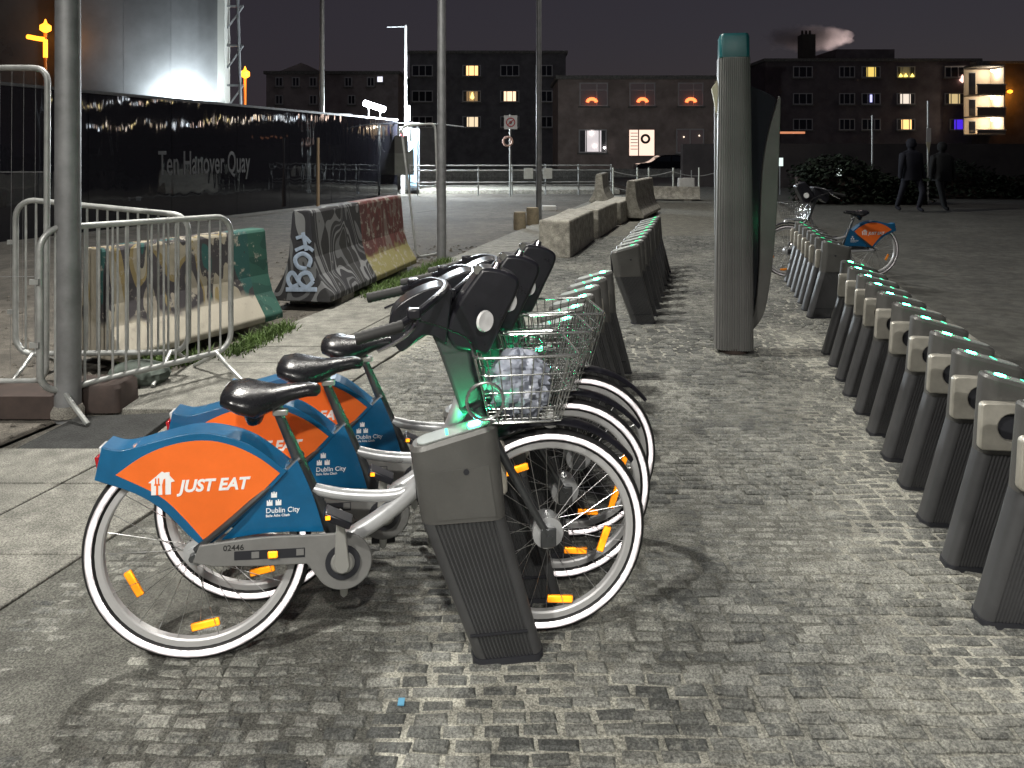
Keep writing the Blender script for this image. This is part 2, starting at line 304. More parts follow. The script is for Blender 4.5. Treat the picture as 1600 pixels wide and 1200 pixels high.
for k in range(8):
    m_ = bpy.data.meshes.new('sett'); m_.from_pydata(SV[k][0].tolist(), [], SV[k][1]); m_.materials.append(MSETT); sm.append(m_)
for x, d, k, z, r in near:
    o = bpy.data.objects.new('sett', sm[k]); o.location = (x, d, z); o.rotation_euler = (random.uniform(-.02,.02), random.uniform(-.015,.015), r); o.parent = plaza; COL.objects.link(o)
V, Fc, T = [], [], []
for s in setts:
    if s in nset: continue
    x, d, k, z, r = s; v, f = SV[k]; c, sn = math.cos(r), math.sin(r); o = len(V)*12
    w = np.stack([v[:,0]*c - v[:,1]*sn + x, v[:,0]*sn + v[:,1]*c + d, v[:,2]+z], -1); V.append(w); Fc += [tuple(i+o for i in q) for q in f]; T += [random.random()]*12
me = bpy.data.meshes.new('further_setts'); me.from_pydata(np.concatenate(V).tolist(), [], Fc); me.materials.append(MSETT)
me.attributes.new('tone', 'FLOAT', 'POINT').data.foreach_set('value', T)
fs_ = bpy.data.objects.new('further_setts', me); COL.objects.link(fs_); fs_.parent = plaza; tag(fs_, kind='stuff')

# concrete footpath, slab by slab
path = sheet('footpath', [(edge_l(-2),-2),(edge_r(-2),-2),(edge_r(29),29),(edge_l(29),29)], -.03, M['concd'])
MSLAB = mat('footpath_concrete', (.19,.187,.165), .88, 0, .22, 1.7, .3, 70)
def add_grit(m):
    n = m.node_tree; p = n.nodes['Principled BSDF']; lk = p.inputs['Base Color'].links
    g = n.nodes.new('ShaderNodeNewGeometry'); src = lk[0].from_socket if lk else None
    if src: n.links.new(grit(n, src, g.outputs['Position']), p.inputs['Base Color'])
for m_ in (MSLAB, M['conc'], M['concd'], M['soil'], M['asphalt'], M['asph2'], MATS['far_sett_paving']): add_grit(m_)
jd = [.6,1.2,1.75,2.36,2.95,3.58,4.06,4.62,5.24,5.66,6.13,6.75,7.4,8,8.65,9.3,9.95,10.6,11.3,12,12.7,13.4,14.2,15,15.9,16.8,17.8,18.8,20,21.2,22.5,24,26,28.5]
def seam(d): return edge_r(d) - .615
def quad_slab(pts, name, mt, parent, top=.006, bot=-.035):
    b = MB(); n = len(pts); e = .006; cx = sum(p[0] for p in pts)/n; cy = sum(p[1] for p in pts)/n
    ins = [(x + (cx-x)*e*2, y + (cy-y)*e*2) for x, y in pts]
    b.add([(x,y,bot) for x,y in pts]+[(x,y,top-.004) for x,y in pts]+[(x,y,top) for x,y in ins], [tuple(range(2*n,3*n))]+[(i,(i+1)%n,n+(i+1)%n,n+i) for i in range(n)]+[(n+i,n+(i+1)%n,2*n+(i+1)%n,2*n+i) for i in range(n)])
    return b.build(name, mt, parent, smooth=False)
for a, b in zip(jd[:-1], jd[1:]):
    g = .005; tz = random.uniform(-.003,.003)
    quad_slab([(seam(a+g)+g,a+g),(edge_r(a+g)-.003,a+g),(edge_r(b-g)-.003,b-g),(seam(b-g)+g,b-g)], 'slab', MSLAB, path, .006+tz)
    if not (a > 3.5 and a < 4.5):
        quad_slab([(edge_l(a+g),a+g),(seam(a+g)-g,a+g),(seam(b-g)-g,b-g),(edge_l(b-g),b-g)], 'slab', MSLAB, path, .006-tz)
def at_g(*px): return [G(*p) for p in px]
quad_slab([(edge_l(3.585)-.02,3.585),(seam(3.585)-.01,3.585),(seam(4.0)-.01,4.0),(edge_l(4.0),4.0)], 'slab', MSLAB, path, .007)
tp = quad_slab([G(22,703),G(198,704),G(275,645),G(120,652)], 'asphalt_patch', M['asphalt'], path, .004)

# ------------------------------------------------------------------ street lamps (they light the square; their heads are above the frame)
def street_lamp(base, h, r0, r1, head, watts, label, name='lamp_post', color=(1,.965,.89), mt=None, collar=0):
    mt = mt or M['galvd']; x, y = base; t = empty(name, (x, y, 0)); hx, hy = head[0]-x, head[1]-y
    MB().tube([(0,0,-.03),(0,0,1.1),(0,0,h)], [r0, r0*.97, r1], 20).build('pole', mt, t)
    if collar: MB().lathe([(r0*1.25,0),(r0*1.25,.03),(r0*1.05,.06),(r0*1.0,.065)], 20).build('base_collar', M['concd'], t)
    L = math.hypot(hx, hy) or .01
    MB().tube([(0,0,h-.05),(hx*.15,hy*.15,h+.12),(hx,hy,h+.2)], r1*.7, 10, smooth=5).build('arm', mt, t)
    a = math.atan2(hy, hx); rot = Matrix.Rotation(a, 3, 'Z')
    hd = MB().cbox((hx,hy,h+.21), (.6,.26,.09), rot).build('lamp_head', mt, t, bevel=.02)
    MB().cbox((hx,hy,h+.158), (.44,.18,.012), rot).build('lens', mat('street_lamp_lens', (1,1,1), .4, emit=(1,.93,.82), estr=25), hd)
    l = bpy.data.lights.new('street_light', 'SPOT'); l.energy = watts; l.spot_size = R(155); l.spot_blend = .6; l.shadow_soft_size = .2; l.color = color
    lo = bpy.data.objects.new('street_light', l); lo.location = (hx, hy, h+.13); lo.parent = hd; COL.objects.link(lo)
    return tag(t, label, 'lamp post', 'street lamps round the square')
LP = (1,.94,.83)
street_lamp((-2.615,4.53), 6.4, .072, .062, (-2.3,6.3), 2200, 'thick grey lamp post standing among the crowd barriers at the left', collar=1)
street_lamp((-5.2,-2.8), 6.2, .08, .06, (-3.9,-2.5), 2600, 'grey lamp post behind the viewer on the left')
street_lamp((1.9,-6.2), 6.6, .08, .06, (.7,-5.6), 2900, 'grey lamp post straight behind the viewer')  # unseen fill lamp, added to soften shadows from behind the viewer
street_lamp(G(690,402), 9.0, .07, .05, (-.6,11.2), 900, 'grey lamp post rising behind the graffiti barrier with a fence panel')
street_lamp(G(842,341), 9.5, .07, .055, (1.2,18.4), 2600, 'slim grey lamp post beside the two stone stumps')

# ------------------------------------------------------------------ docking posts
def rr_section(x0, x1, hy, rad, n=5, ribs=0, amp=.0035):
    pts = []; per = []
    cs = [(x1-rad, hy-rad, 0), (x0+rad, hy-rad, 90), (x0+rad, -hy+rad, 180), (x1-rad, -hy+rad, 270)]
    for ci, (cx, cy, a0) in enumerate(cs):
        for k in range(n+1):
            a = R(a0 + 90*k/n); pts.append((cx+rad*math.cos(a), cy+rad*math.sin(a)))
        if ribs and ci in (0, 2):
            nx = cs[ci+1][0]; s = 1 if ci == 0 else -1; yy = s*hy
            for k in range(1, ribs*4):
                f = k/(ribs*4); pts.append((cx+(nx-cx)*f, yy - s*amp*(1 if k % 4 in (2,3) else 0)))
    return pts
def make_dock(slot=True):
    t = empty('docking_post')
    hy = .052
    # side outline: foot leans towards the aisle (+x), head sits back
    lo = [rr_section(-.105,.105,hy*.96,.03,5,14,.006), rr_section(-.262,-.008,hy,.034,5,14,.006)]
    MB().loft([[(x,y,.012) for x,y in lo[0]], [(x,y,.43) for x,y in lo[1]]]).build('ribbed_shaft', M['dockrib'], t, ang=25)
    def top(x): return .72 + .235*(x+.035)*1.06
    s1 = rr_section(-.2635,-.006,hy+.003,.044,6); s2 = rr_section(-.296,-.03,hy+.003,.044,6); s3 = rr_section(-.288,-.038,hy-.005,.038,6)
    MB().loft([[(x,y,.431) for x,y in s1], [(x,y,top(x)-.012) for x,y in s2], [(x,y,top(x)) for x,y in s3]]).build('head', M['dock'], t, ang=30)
    s4 = rr_section(-.275,-.05,hy-.014,.03,6)
    tp = MB().loft([[(x,y,top(x)+.001) for x,y in s4], [(x,y,top(x)+.005) for x,y in s4]]).build('top_plate', M['docktop'], t)
    s5 = rr_section(-.118,-.082,.0125,.0105,5)
    MB().loft([[(x,y,top(x)+.005) for x,y in s5], [(x,y,top(x)+.009) for x,y in s5]]).build('green_light', M['led'], tp)
    MB().cbox((-.185,0,top(-.185)+.0062), (.008,.05,.002), Matrix.Rotation(-.24,3,'Y')).build('light_pipe', M['ledbar'], tp)
    # plain side: access panel and keyhole
    MB().prism([(-.215,.445),(-.04,.445),(-.062,.60),(-.235,.588)], -hy-.003, -hy-.0055).build('access_panel', M['dock'], t, smooth=False)
    MB().disc((-.13,.585), .009, -hy-.005, -hy-.0075, 14).build('keyhole', M['hole'], t)
    MB().box((-.12,-hy-.0035,.085), (.055,-hy-.0005,.093)).build('drain_slot', M['hole'], t)
    # locking side: steel plate with the C-shaped slot
    x0, x1, z0, z1 = -.17, .012, .455, .63
    arc = [(-.102+.05*math.cos(a), .54+.05*math.sin(a)) for a in np.linspace(-math.pi/2, math.pi/2, 12)]
    C = [(x0,z1),(x0,.59)] + [(px,pz) for px,pz in reversed(arc)] + [(x0,.49),(x0,z0)]
    rc = lambda cx, cz, a0: [(cx+.018*math.cos(R(a0+k*22.5)), cz+.018*math.sin(R(a0+k*22.5))) for k in range(5)]
    outline = C + rc(x1-.018,z0+.018,270) + rc(x1-.018-.008,z1-.018,0)
    MB().prism(outline, hy+.002, hy+.034).build('lock_plate', M['lock'], t, bevel=.006)
    MB().box((x0-.02,hy+.002,.48), (-.04,hy+.006,.60)).build('lock_slot', M['hole'], t)
    MB().prism([(-.275,.45),(-.19,.45),(-.192,.63),(-.285,.625)], hy+.002, hy+.03).build('lock_cheek', M['black'], t, bevel=.008)
    MB().loft([[(x,y,-.02) for x,y in rr_section(-.112,.112,.057,.03)], [(x,y,.0115) for x,y in rr_section(-.108,.108,.053,.03)]]).build('foot_plate', M['hole'], t)
    return t
dock0 = make_dock(); used = [False]
ORD = ['nearest','second','third','fourth','fifth','sixth','seventh','eighth','ninth','tenth','eleventh','twelfth']
def dock(x, d, rz, label, group, flip=False):
    o = dock0 if not used[0] else copy_tree(dock0); used[0] = True
    o.location = (x+random.uniform(-.008,.008), d, 0); o.rotation_euler = (R(random.uniform(-.7,.7)), R(random.uniform(-.5,.5)), rz+R(random.uniform(-1.5,1.5))); o.scale = (1, -1 if flip else 1, 1); return tag(o, label, 'docking post', group)
LA, RA = R(7.5), R(180-8)
SP = .338
for i in range(11):
    d = 2.385 + .303*i
    dock(LROW(d), d, LA, ('dark ribbed docking post with green light, nearest, in front of the first bicycle wheel' if i == 0 else f'dark docking post, {ORD[i]} of the left row that starts at the bicycles'), 'docking posts of the near left row')
for i in range(10):
    d = 7.0 + SP*i
    dock(LROW(d)+.06, d, LA, f'grey docking post, {ORD[i]} in the middle row left of the tall totem', 'docking posts of the middle row')
for i in range(11):
    d = 2.55 + SP*i
    dock(RROW(d)+.03, d, RA, f'docking post with steel lock plate, {ORD[i]} of the right row with green lights', 'docking posts of the near right row')
for i in range(7):
    d = 7.25 + SP*i
    dock(RROW(d)+.09, d, R(180),  f'grey docking post, {ORD[i]} of the far right row by the lone bicycle', 'docking posts of the far right row', True)
for o in list(COL.objects):
    if o.name.startswith('green_light') and o.parent.parent.location.y < 3.2 and o.parent.parent.location.x < 1: o.data = o.data.copy(); o.data.materials[0] = M['ledstrong']
    if o.name.startswith('green_light') and o.parent.parent.location.y > 6.5:
        o.data = leddata if 'leddata' in globals() else o.data.copy(); leddata = o.data; leddata.materials[0] = M['leddim']
    if o.name.startswith('light_pipe') and o.parent.parent.location.y > 6.5: o.data = leddata2 if 'leddata2' in globals() else o.data.copy(); leddata2 = o.data; leddata2.materials[0] = M['docktop']

# ------------------------------------------------------------------ bicycles (x forward, right side is -y)
RW, RF, WB = .335, .325, 1.075
def wheel(bike, name, c, r, refl, front):
    w = MB().ring(c, [(r-.021+.021*math.cos(a), .021*math.sin(a)) for a in np.linspace(0, 2*math.pi, 14)[:-1]], 72).build(name, M['tyre'], bike)
    for s in (-1, 1):
        y = lambda q: s*(.0185 + q)
        MB().ring(c, [(r-.033, s*.0160),(r-.0315, s*.0200),(r-.0275, s*.0232),(r-.0225, s*.0243),(r-.0175, s*.0232),(r-.0135, s*.0200),(r-.012, s*.0160)], 72).build('reflective_band', M['tape'], w, ang=89)
    MB().ring(c, [(r-.063,-.009),(r-.058,-.013),(r-.041,-.0135),(r-.041,.0135),(r-.058,.013),(r-.063,.009)], 60).build('rim', M['rim'], w)
    sp = MB(); n = 28
    for k in range(n):
        a = 2*math.pi*k/n; s = 1 if k % 2 else -1; off = .35*(1 if k % 4 < 2 else -1)
        sp.tube([(c[0]+.03*math.cos(a+off), s*.03, c[1]+.03*math.sin(a+off)), (c[0]+(r-.06)*math.cos(a), s*.004, c[1]+(r-.06)*math.sin(a))], .0011, 5)
    tag(sp.build('spokes', M['spoke'], w), kind='stuff')
    hr = .05 if front else .038
    hb = MB().ring(c, [(.012,-.052),(hr*.6,-.05),(hr*.6,-.034),(hr,-.032),(hr,.032),(hr*.6,.034),(hr*.6,.05),(.012,.052)], 24).build('hub', M['silver'], w)
    MB().disc(c, .011, -.07, .07, 12).build('axle', M['dsteel'], w)
    for (rx, rz, ang) in refl:
        rot = Matrix.Rotation(-ang, 3, 'Y')
        MB().cbox((rx, 0, rz), (.085,.012,.024), rot).build('spoke_reflector', M['amber'], w, bevel=.004)
    return w
def make_bike():
    t = empty('hire_bicycle')
    wheel(t, 'rear_wheel', (0,RW), RW, [(-.187,.239,R(118)),(.20,.45,R(60)),(.02,.10,R(10))], False)
    wheel(t, 'front_wheel', (WB,RF), RF, [(WB-.10,.52,R(15)),(WB+.045,.095,R(-5)),(WB+.19,.28,R(70))], True)
    # rear fairing: two blue side panels joined over the wheel, orange advertisement on each
    top = curve2([(-.262,.672),(-.225,.66),(-.185,.662),(-.1,.683),(-.014,.699),(.068,.692),(.165,.655),(.268,.572)], 5)
    low = curve2([(.268,.572),(.17,.47),(.06,.375),(.02,.366),(-.02,.40),(-.09,.475),(-.17,.53),(-.282,.575)], 4)
    outline = top + low[1:]
    oc = curve2([(-.222,.588),(-.15,.637),(-.07,.668),(.02,.678),(.1,.662),(.18,.622),(.248,.568)], 5) + curve2([(.248,.568),(.13,.452),(.025,.382)], 4)[1:] + curve2([(.025,.382),(-.03,.45),(-.1,.52),(-.222,.588)], 4)[1:-1]
    fr = MB()
    for s in (-1, 1): fr.prism(outline, s*.043, s*.047)
    n = len(top)      # bridge over the wheel
    for (a, b), (c, d) in zip(top[:-1], top[1:]):
        fr.add([(a,-.043,b),(c,-.043,d),(c,.043,d),(a,.043,b),(a,-.043,b-.004),(c,-.043,d-.004),(c,.043,d-.004),(a,.043,b-.004)], [(0,1,2,3),(7,6,5,4)])
    fr.add([(-.262,-.043,.672),(-.262,.043,.672),(-.282,.043,.575),(-.282,-.043,.575)], [(0,1,2,3)])
    fg = fr.build('rear_fairing', M['blue'], t, bevel=.0015)
    MB().cbox((-.279,0,.608), (.012,.055,.055), Matrix.Rotation(-.2,3,'Y')).build('rear_light', M['redl'], fg, bevel=.003)
    MB().cbox((-.271,0,.652), (.012,.05,.026), Matrix.Rotation(-.2,3,'Y')).build('rear_reflector', M['clear'], fg, bevel=.003)
    for s in (-1, 1):
        MB().prism(oc, s*.0472, s*.0486).build('orange_panel', M['orange'], fg, smooth=False)
        # lettering reads forwards on the right side and is mirrored round for the left side
        L = MB(); u0, w0 = -.128, .535
        def put(vs, fs, x, z, y=.049):
            if s < 0: L.add([(x+v[0], -y-v[2], z+v[1]) for v in vs], fs)
            else: L.add([(.03-(x+v[0]), y+v[2], z+v[1]) for v in vs], [f[::-1] for f in fs])
        vs, fs = text_geo('JUST EAT', .062, .22, .0022, .0004, spacing=1.0)
        wdt = max(v[0] for v in vs)-min(v[0] for v in vs); k = .212/wdt
        put([(v[0]*k, v[1]*k*1.02, v[2]+.0004) for v in vs], fs, -.043, .528)
        house = [(-.041,.0),(.013,.0),(.013,.034),(.0235,.034),(.0175,.043),(.009,.052),(.009,.059),(-.001,.063),(-.013,.066),(-.028,.055),(-.0395,.034),(-.0525,.031),(-.041,.026)]
        house = [(-.044,0),(.012,0),(.012,.036),(.023,.038),(.008,.056),(.008,.066),(-.004,.066),(-.004,.064),(-.014,.069),(-.052,.037),(-.044,.036)]
        hv = MB().prism(house, 0, .0008, 'xy'); put(hv.v, hv.f, -.078, .523)
        lt = L.build('lettering', M['white'], fg, smooth=False)
        K = MB(); L = K
        for q in ([(-.033,.032),(-.029,.032),(-.029,.05),(-.033,.05)], [(-.025,.032),(-.021,.032),(-.021,.05),(-.025,.05)], [(-.035,.028),(-.019,.028),(-.019,.033),(-.035,.033)], [(-.030,0),(-.024,0),(-.024,.028),(-.030,.028)], [(-.012,0),(-.004,0),(-.004,.048),(-.009,.046),(-.013,.03)]):
            pv = MB().prism(q, 0, .0008, 'xy'); put(pv.v, pv.f, -.078, .523, .0500)
        K.build('logo_cutout', M['orange'], fg, smooth=False)
    # skirt guard behind the seat tube
    tri = curve2([(.075,.372),(.19,.49),(.298,.602)], 3) + curve2([(.298,.602),(.345,.49),(.378,.378)], 3)[1:] + curve2([(.378,.378),(.22,.386),(.075,.372)], 3)[1:-1]
    sg = MB()
    for s in (-1, 1): sg.prism(tri, s*.036, s*.040)
    sg = sg.build('skirt_guard', M['blue'], t, bevel=.001)
    for s in (-1, 1):
        L = MB()
        def put2(vs, fs, x, z, y=.0402):
            if s < 0: L.add([(x+v[0], -y-v[2], z+v[1]) for v in vs], fs)
            else: L.add([(.5-(x+v[0]), y+v[2], z+v[1]) for v in vs], [f[::-1] for f in fs])
        cas = [(0,0),(.017,0),(.017,.016),(.013,.016),(.013,.012),(.0105,.012),(.0105,.018),(.0065,.018),(.0065,.012),(.004,.012),(.004,.016),(0,.016)]
        pv = MB().prism(cas, 0, .0006, 'xy')
        for ox, oz in ((.208,.468),(.234,.468),(.221,.492)): put2(pv.v, pv.f, ox, oz)
        for txt, sz, ox, oz in (('Dublin City', .0215, .205, .446), ('Baile Átha Cliath', .0105, .205, .434)):
            vs, fs = text_geo(txt, sz, 0, .0002, .0003); put2([(v[0], v[1], v[2]+.0003) for v in vs], fs, ox, oz)
        L.build('city_crest', M['white'], sg, smooth=False)
    # frame
    MB().tube([(.445,0,.335),(.555,0,.40),(.655,0,.482),(.73,0,.585),(.785,0,.70),(.825,0,.82)], .027, 14, smooth=6).build('down_tube', M['silver'], t)
    MB().tube([(.325,0,.50),(.42,0,.475),(.53,0,.462),(.61,0,.465),(.655,0,.485)], .0185, 12, smooth=5).build('top_tube', M['silver'], t)
    MB().tube([(.235,0,.735),(.30,0,.58),(.40,0,.355)], [.0135,.0185,.0195], 14).build('seat_tube', M['dsteel'], t)
    MB().tube([(.228,0,.79),(.245,0,.71)], .013, 10).build('seat_post', M['silver'], t)
    for s in (-1, 1):
        MB().tube([(.005,s*.056,RW+.02),(.13,s*.054,.455),(.305,s*.02,.60)], .0095, 8, smooth=4).build('seat_stay', M['dsteel'], t)
        MB().tube([(0,s*.058,RW),(.2,s*.056,.325),(.42,s*.03,.315)], .011, 8, smooth=4).build('chain_stay', M['silver'], t)
        MB().tube([(.845,s*.045,.74),(.91,s*.056,.62),(1.03,s*.056,.40),(WB,s*.056,RF)], [.015,.014,.012,.011], 10, smooth=5).build('fork_leg', M['dsteel'], t)
        MB().cbox((WB-.004,s*.062,RF), (.05,.008,.06)).build('fork_end', M['dsteel'], t, bevel=.006)
    MB().cbox((.245,-.022,.745), (.045,.02,.02)).build('seat_clamp', M['crank'], t, bevel=.004)
    MB().tube([(.80,0,.92),(.865,0,.69)], .026, 12).build('head_tube', M['dsteel'], t)
    # saddle: broad tail, narrow nose, spring bump below
    S = []
    for x, w, zt, th in ((.075,.055,.818,.03),(.085,.10,.83,.055),(.13,.12,.836,.085),(.18,.11,.826,.095),(.225,.075,.82,.07),(.275,.042,.823,.05),(.325,.033,.826,.042),(.352,.028,.82,.036),(.362,.015,.812,.02)):
        S.append([(x, w*math.cos(a), zt - th/2 + (th/2)*math.sin(a)*(1 if math.sin(a) > 0 else 1)) for a in np.linspace(0, 2*math.pi, 19)[:-1]])
    sd = MB().loft(S).build('saddle', M['saddle'], t, ang=80)
    MB().loft([[(.165+.035*q*math.cos(a), .055*q*math.sin(a), z) for a in np.linspace(0,2*math.pi,15)[:-1]] for z, q in ((.775,1.1),(.735,.9),(.71,.6),(.704,.3))]).build('saddle_spring_cover', M['saddle'], sd, ang=80)
    # chain guard
    cg = curve2([(.02,.375),(.2,.388),(.37,.385),(.44,.388)], 4) + [(.437+.087*math.cos(a), .30+.087*math.sin(a)) for a in np.linspace(R(85), R(-150), 26)] + [(.33,.30),(.20,.302),(.06,.31),(.0,.325)]
    g = MB().prism(cg, -.062, -.072).build('chain_guard', M['guard'], t, bevel=.003)
    MB().prism([(.12,.326),(.325,.322),(.325,.35),(.12,.352)], -.0722, -.0732).build('guard_window', M['hole'], g, smooth=False)
    for x in (.17,.30): MB().box((x,-.0746,.329), (x+.022,-.0736,.348)).build('guard_label', M['guard'], g)
    vs, fs = text_geo('02446', .024, 0, .0003, .0003); MB().add([(.088+v[0], -.0725-v[2], .355+v[1]) for v in vs], fs).build('number', M['ink'], g, smooth=False)
    MB().cbox((.232,-.077,.337), (.03,.008,.022)).build('guard_reflector', M['amber'], g, bevel=.004)
    MB().ring((.437,.30), [(.03,-.0735),(.052,-.0735),(.052,-.078),(.03,-.078)], 30).build('chainring_cover', M['hole'], g)
    MB().disc((.437,.30), .04, -.0735, -.084, 28, .03).build('chainring_boss', M['crank'], g)
    def arm(z1, s):
        b = MB(); y0, y1 = s*.086, s*.102
        b.prism([(.437+.021*math.cos(a), .30+.021*math.sin(a)) for a in np.linspace(0,math.pi,9)] + [(.422,.30-.01),(.437,.276),(.452,.29)] if False else [(.416,.30),(.421,.282),(.437,.276),(.453,.282),(.458,.30),(.441,z1),(.4225,z1)], y0, y1); return b
    MB().prism([(.414,.30),(.42,.283),(.437,.276),(.454,.283),(.46,.30),(.4395,.463),(.43,.47),(.4205,.463)], -.086, -.102).build('crank_arm', M['crank'], t, bevel=.004)
    MB().prism([(.41,.30),(.425,.32),(.445,.32),(.455,.30),(.440,.122),(.428,.112),(.416,.122)], .062, .076).build('crank_arm', M['crank'], t, bevel=.004)
    pd = MB().cbox((.428,-.135,.465), (.085,.06,.022), Matrix.Rotation(R(25),3,'Y')).build('pedal', M['black'], t, bevel=.004)
    MB().cbox((.402,-.163,.478), (.014,.006,.012)).build('pedal_reflector', M['amber'], pd)
    MB().cbox((.428,.125,.128), (.085,.06,.022)).build('pedal', M['black'], t, bevel=.004)
    # front mudguard
    MB().ring((WB,RF), [(RF+.022,-.036),(RF+.032,-.03),(RF+.036,0),(RF+.032,.03),(RF+.022,.036),(RF+.019,.034),(RF+.032,0),(RF+.019,-.034)], 30, R(38), R(175)).build('front_mudguard', M['black'], t, ang=60)
    HX = -.05
    # plastic head housing with handlebar shroud
    pad = curve2([(.825,.93),(.80,.985),(.83,1.06),(.895,1.155),(.925,1.178),(1.005,1.158),(1.03,1.12),(.985,1.02),(.93,.905)], 4)
    h = MB().prism(pad, -.058, .058).build('head_housing', M['black'], t, bevel=.014)
    MB().prism(curve2([(.80,.945),(.74,.975),(.68,.935),(.655,.93),(.625,.985),(.635,1.05),(.69,1.095),(.77,1.125),(.82,1.11)], 4), -.062, .062).build('handlebar_shroud', M['black'], h, bevel=.014)
    MB().prism(curve2([(.75,.985),(.785,.90),(.85,.715)],3)+curve2([(.93,.735),(.885,.86),(.87,.965)],3), -.042, .042)  .build('neck_cover', mat('neck_grey_plastic', (.05,.052,.055), .45, 0, .15, 14), h, bevel=.012)
    for s in (-1, 1):
        b = MB().disc((0,0), .034, s*0, s*.008, 24, .031); rt = Matrix.Rotation(R(-s*38), 3, 'Z')
        for i, v in enumerate(b.v): b.v[i] = tuple(rt @ Vector(v) + Vector((.917,s*.079,1.018)))
        b.build('round_reflector', M['wreflect'], h)
    MB().disc((.90,1.172), .014, -.05, -.025, 16).build('bell', M['chrome'], h)
    MB().tube([(.955,-.02,1.16),(.967,-.02,1.19)], [.02,.012], 14).build('cap_nut', M['chrome'], h)
    hbm = MB().tube([(.50,-.30,1.005),(.60,-.285,1.03),(.69,-.20,1.075),(.74,-.06,1.09),(.74,.06,1.09),(.69,.20,1.075),(.60,.285,1.03),(.50,.30,1.005)], .012, 10, smooth=5).build('handlebar', M['black'], t)
    for s in (-1, 1):
        gp = []
        for k in range(17):
            q = k/16; gp.append((.485+.13*q, s*(.303-.018*q), 1.002+.029*q))
        MB().tube(gp, [.0185 if k % 2 else .0165 for k in range(17)], 12).build('grip', M['grip'], hbm)
        MB().tube([(.655,s*.245,1.05),(.64,s*.27,1.02),(.60,s*.29,.99),(.545,s*.30,.965)], [.008,.008,.006,.005], 8, smooth=4).build('brake_lever', M['chrome'], hbm)
        MB().cbox((.645,s*.26,1.06), (.04,.035,.03)).build('lever_clamp', M['black'], hbm, bevel=.006)
        MB().tube([(.645,s*.245,1.04),(.74,s*.20,1.0),(.82,s*.10,.93),(.86,s*.05,.80)], .003, 6, smooth=6).build('brake_cable', M['tyre'], hbm)
    for q in [h]+kids(h, list(COL.objects)):
        for v in q.data.vertices: v.co.x += HX
    for q in [hbm]+kids(hbm, list(COL.objects)):
        for v in q.data.vertices: v.co.x += .005; v.co.z += .025
    # wire basket
    def loop(z, x0, x1, w, r=.03):
        return [(x, y, z) for x, y in rr_section(x0, x1, w, r, 4)]
    bk = MB().tube(loop(.925,.915,1.235,.165), .005, 8, closed=True).build('basket_rim', M['wire'], t)
    B = MB(); lv = [(.87,.93,1.22,.158),(.815,.945,1.205,.15),(.765,.957,1.19,.143)]
    for z, x0, x1, w in lv: B.tube(loop(z,x0,x1,w), .0024, 6, closed=True)
    B.tube(loop(.72,.965,1.18,.137), .004, 6, closed=True)
    def side(pa, pb, qa, qb, n):
        for k in range(n+1):
            f = k/n; a = Vector((*pa,.925)).lerp(Vector((*pb,.925)), f); b = Vector((*qa,.72)).lerp(Vector((*qb,.72)), f); B.tube([a, b], .0021, 6)
    T4 = [(.915,-.165),(1.235,-.165),(1.235,.165),(.915,.165)]; B4 = [(.965,-.137),(1.18,-.137),(1.18,.137),(.965,.137)]
    for k in range(4): side(T4[k], T4[(k+1)%4], B4[k], B4[(k+1)%4], 9)
    for k in range(9):
        y = -.137+.274*k/8; B.tube([(.965,y,.72),(1.18,y,.72)], .0021, 6)
    for k in range(6):
        x = .965+.215*k/5; B.tube([(x,-.137,.72),(x,.137,.72)], .0021, 6)
    tag(B.build('basket_mesh', M['wire'], bk), kind='stuff')
    MB().tube([(.945+.055*math.cos(a), -.172, .80+.055*math.sin(a)) for a in np.linspace(0,2*math.pi,25)[:-1]], .005, 8, closed=True).build('strap_ring', M['wire'], bk)
    MB().tube([(.88,-.03,.74),(.97,-.10,.715),(1.12,-.10,.71)], .007, 8).build('basket_bracket', M['dsteel'], bk)
    MB().tube([(.88,.03,.74),(.97,.10,.715),(1.12,.10,.71)], .007, 8).build('basket_bracket', M['dsteel'], bk)
    MB().disc((1.17,.685), .03, -.02, .02, 20).build('front_lamp', M['clear'], bk)
    for q in [bk]+kids(bk, list(COL.objects)):
        for v in q.data.vertices: v.co.x -= .085
    return t
bike0 = make_bike()
def place_bike(o, x, d, rz, label, lean=0):
    o.location = (x, d, .004); o.rotation_euler = (R(lean), 0, rz); tag(o, label, 'bicycle', 'hire bicycles docked in the square')
BG = [(-.955,2.345,7.5),(-.88,2.648,7.5),(-.805,2.95,7.5)]
place_bike(bike0, BG[0][0], BG[0][1], R(7.5), 'nearest blue and orange hire bicycle with both wheels in full view')
b2 = copy_tree(bike0); place_bike(b2, BG[1][0], BG[1][1], R(7.5), 'blue and orange hire bicycle in the middle of the three at the left')
b3 = copy_tree(bike0); place_bike(b3, BG[2][0], BG[2][1], R(7.5), 'blue and orange hire bicycle at the back of the three at the left')
b4 = copy_tree(bike0); q4 = W(1364,380,9.6); place_bike(b4, q4.x, 9.62, R(180+2), 'lone hire bicycle facing left behind the totem in the far row')

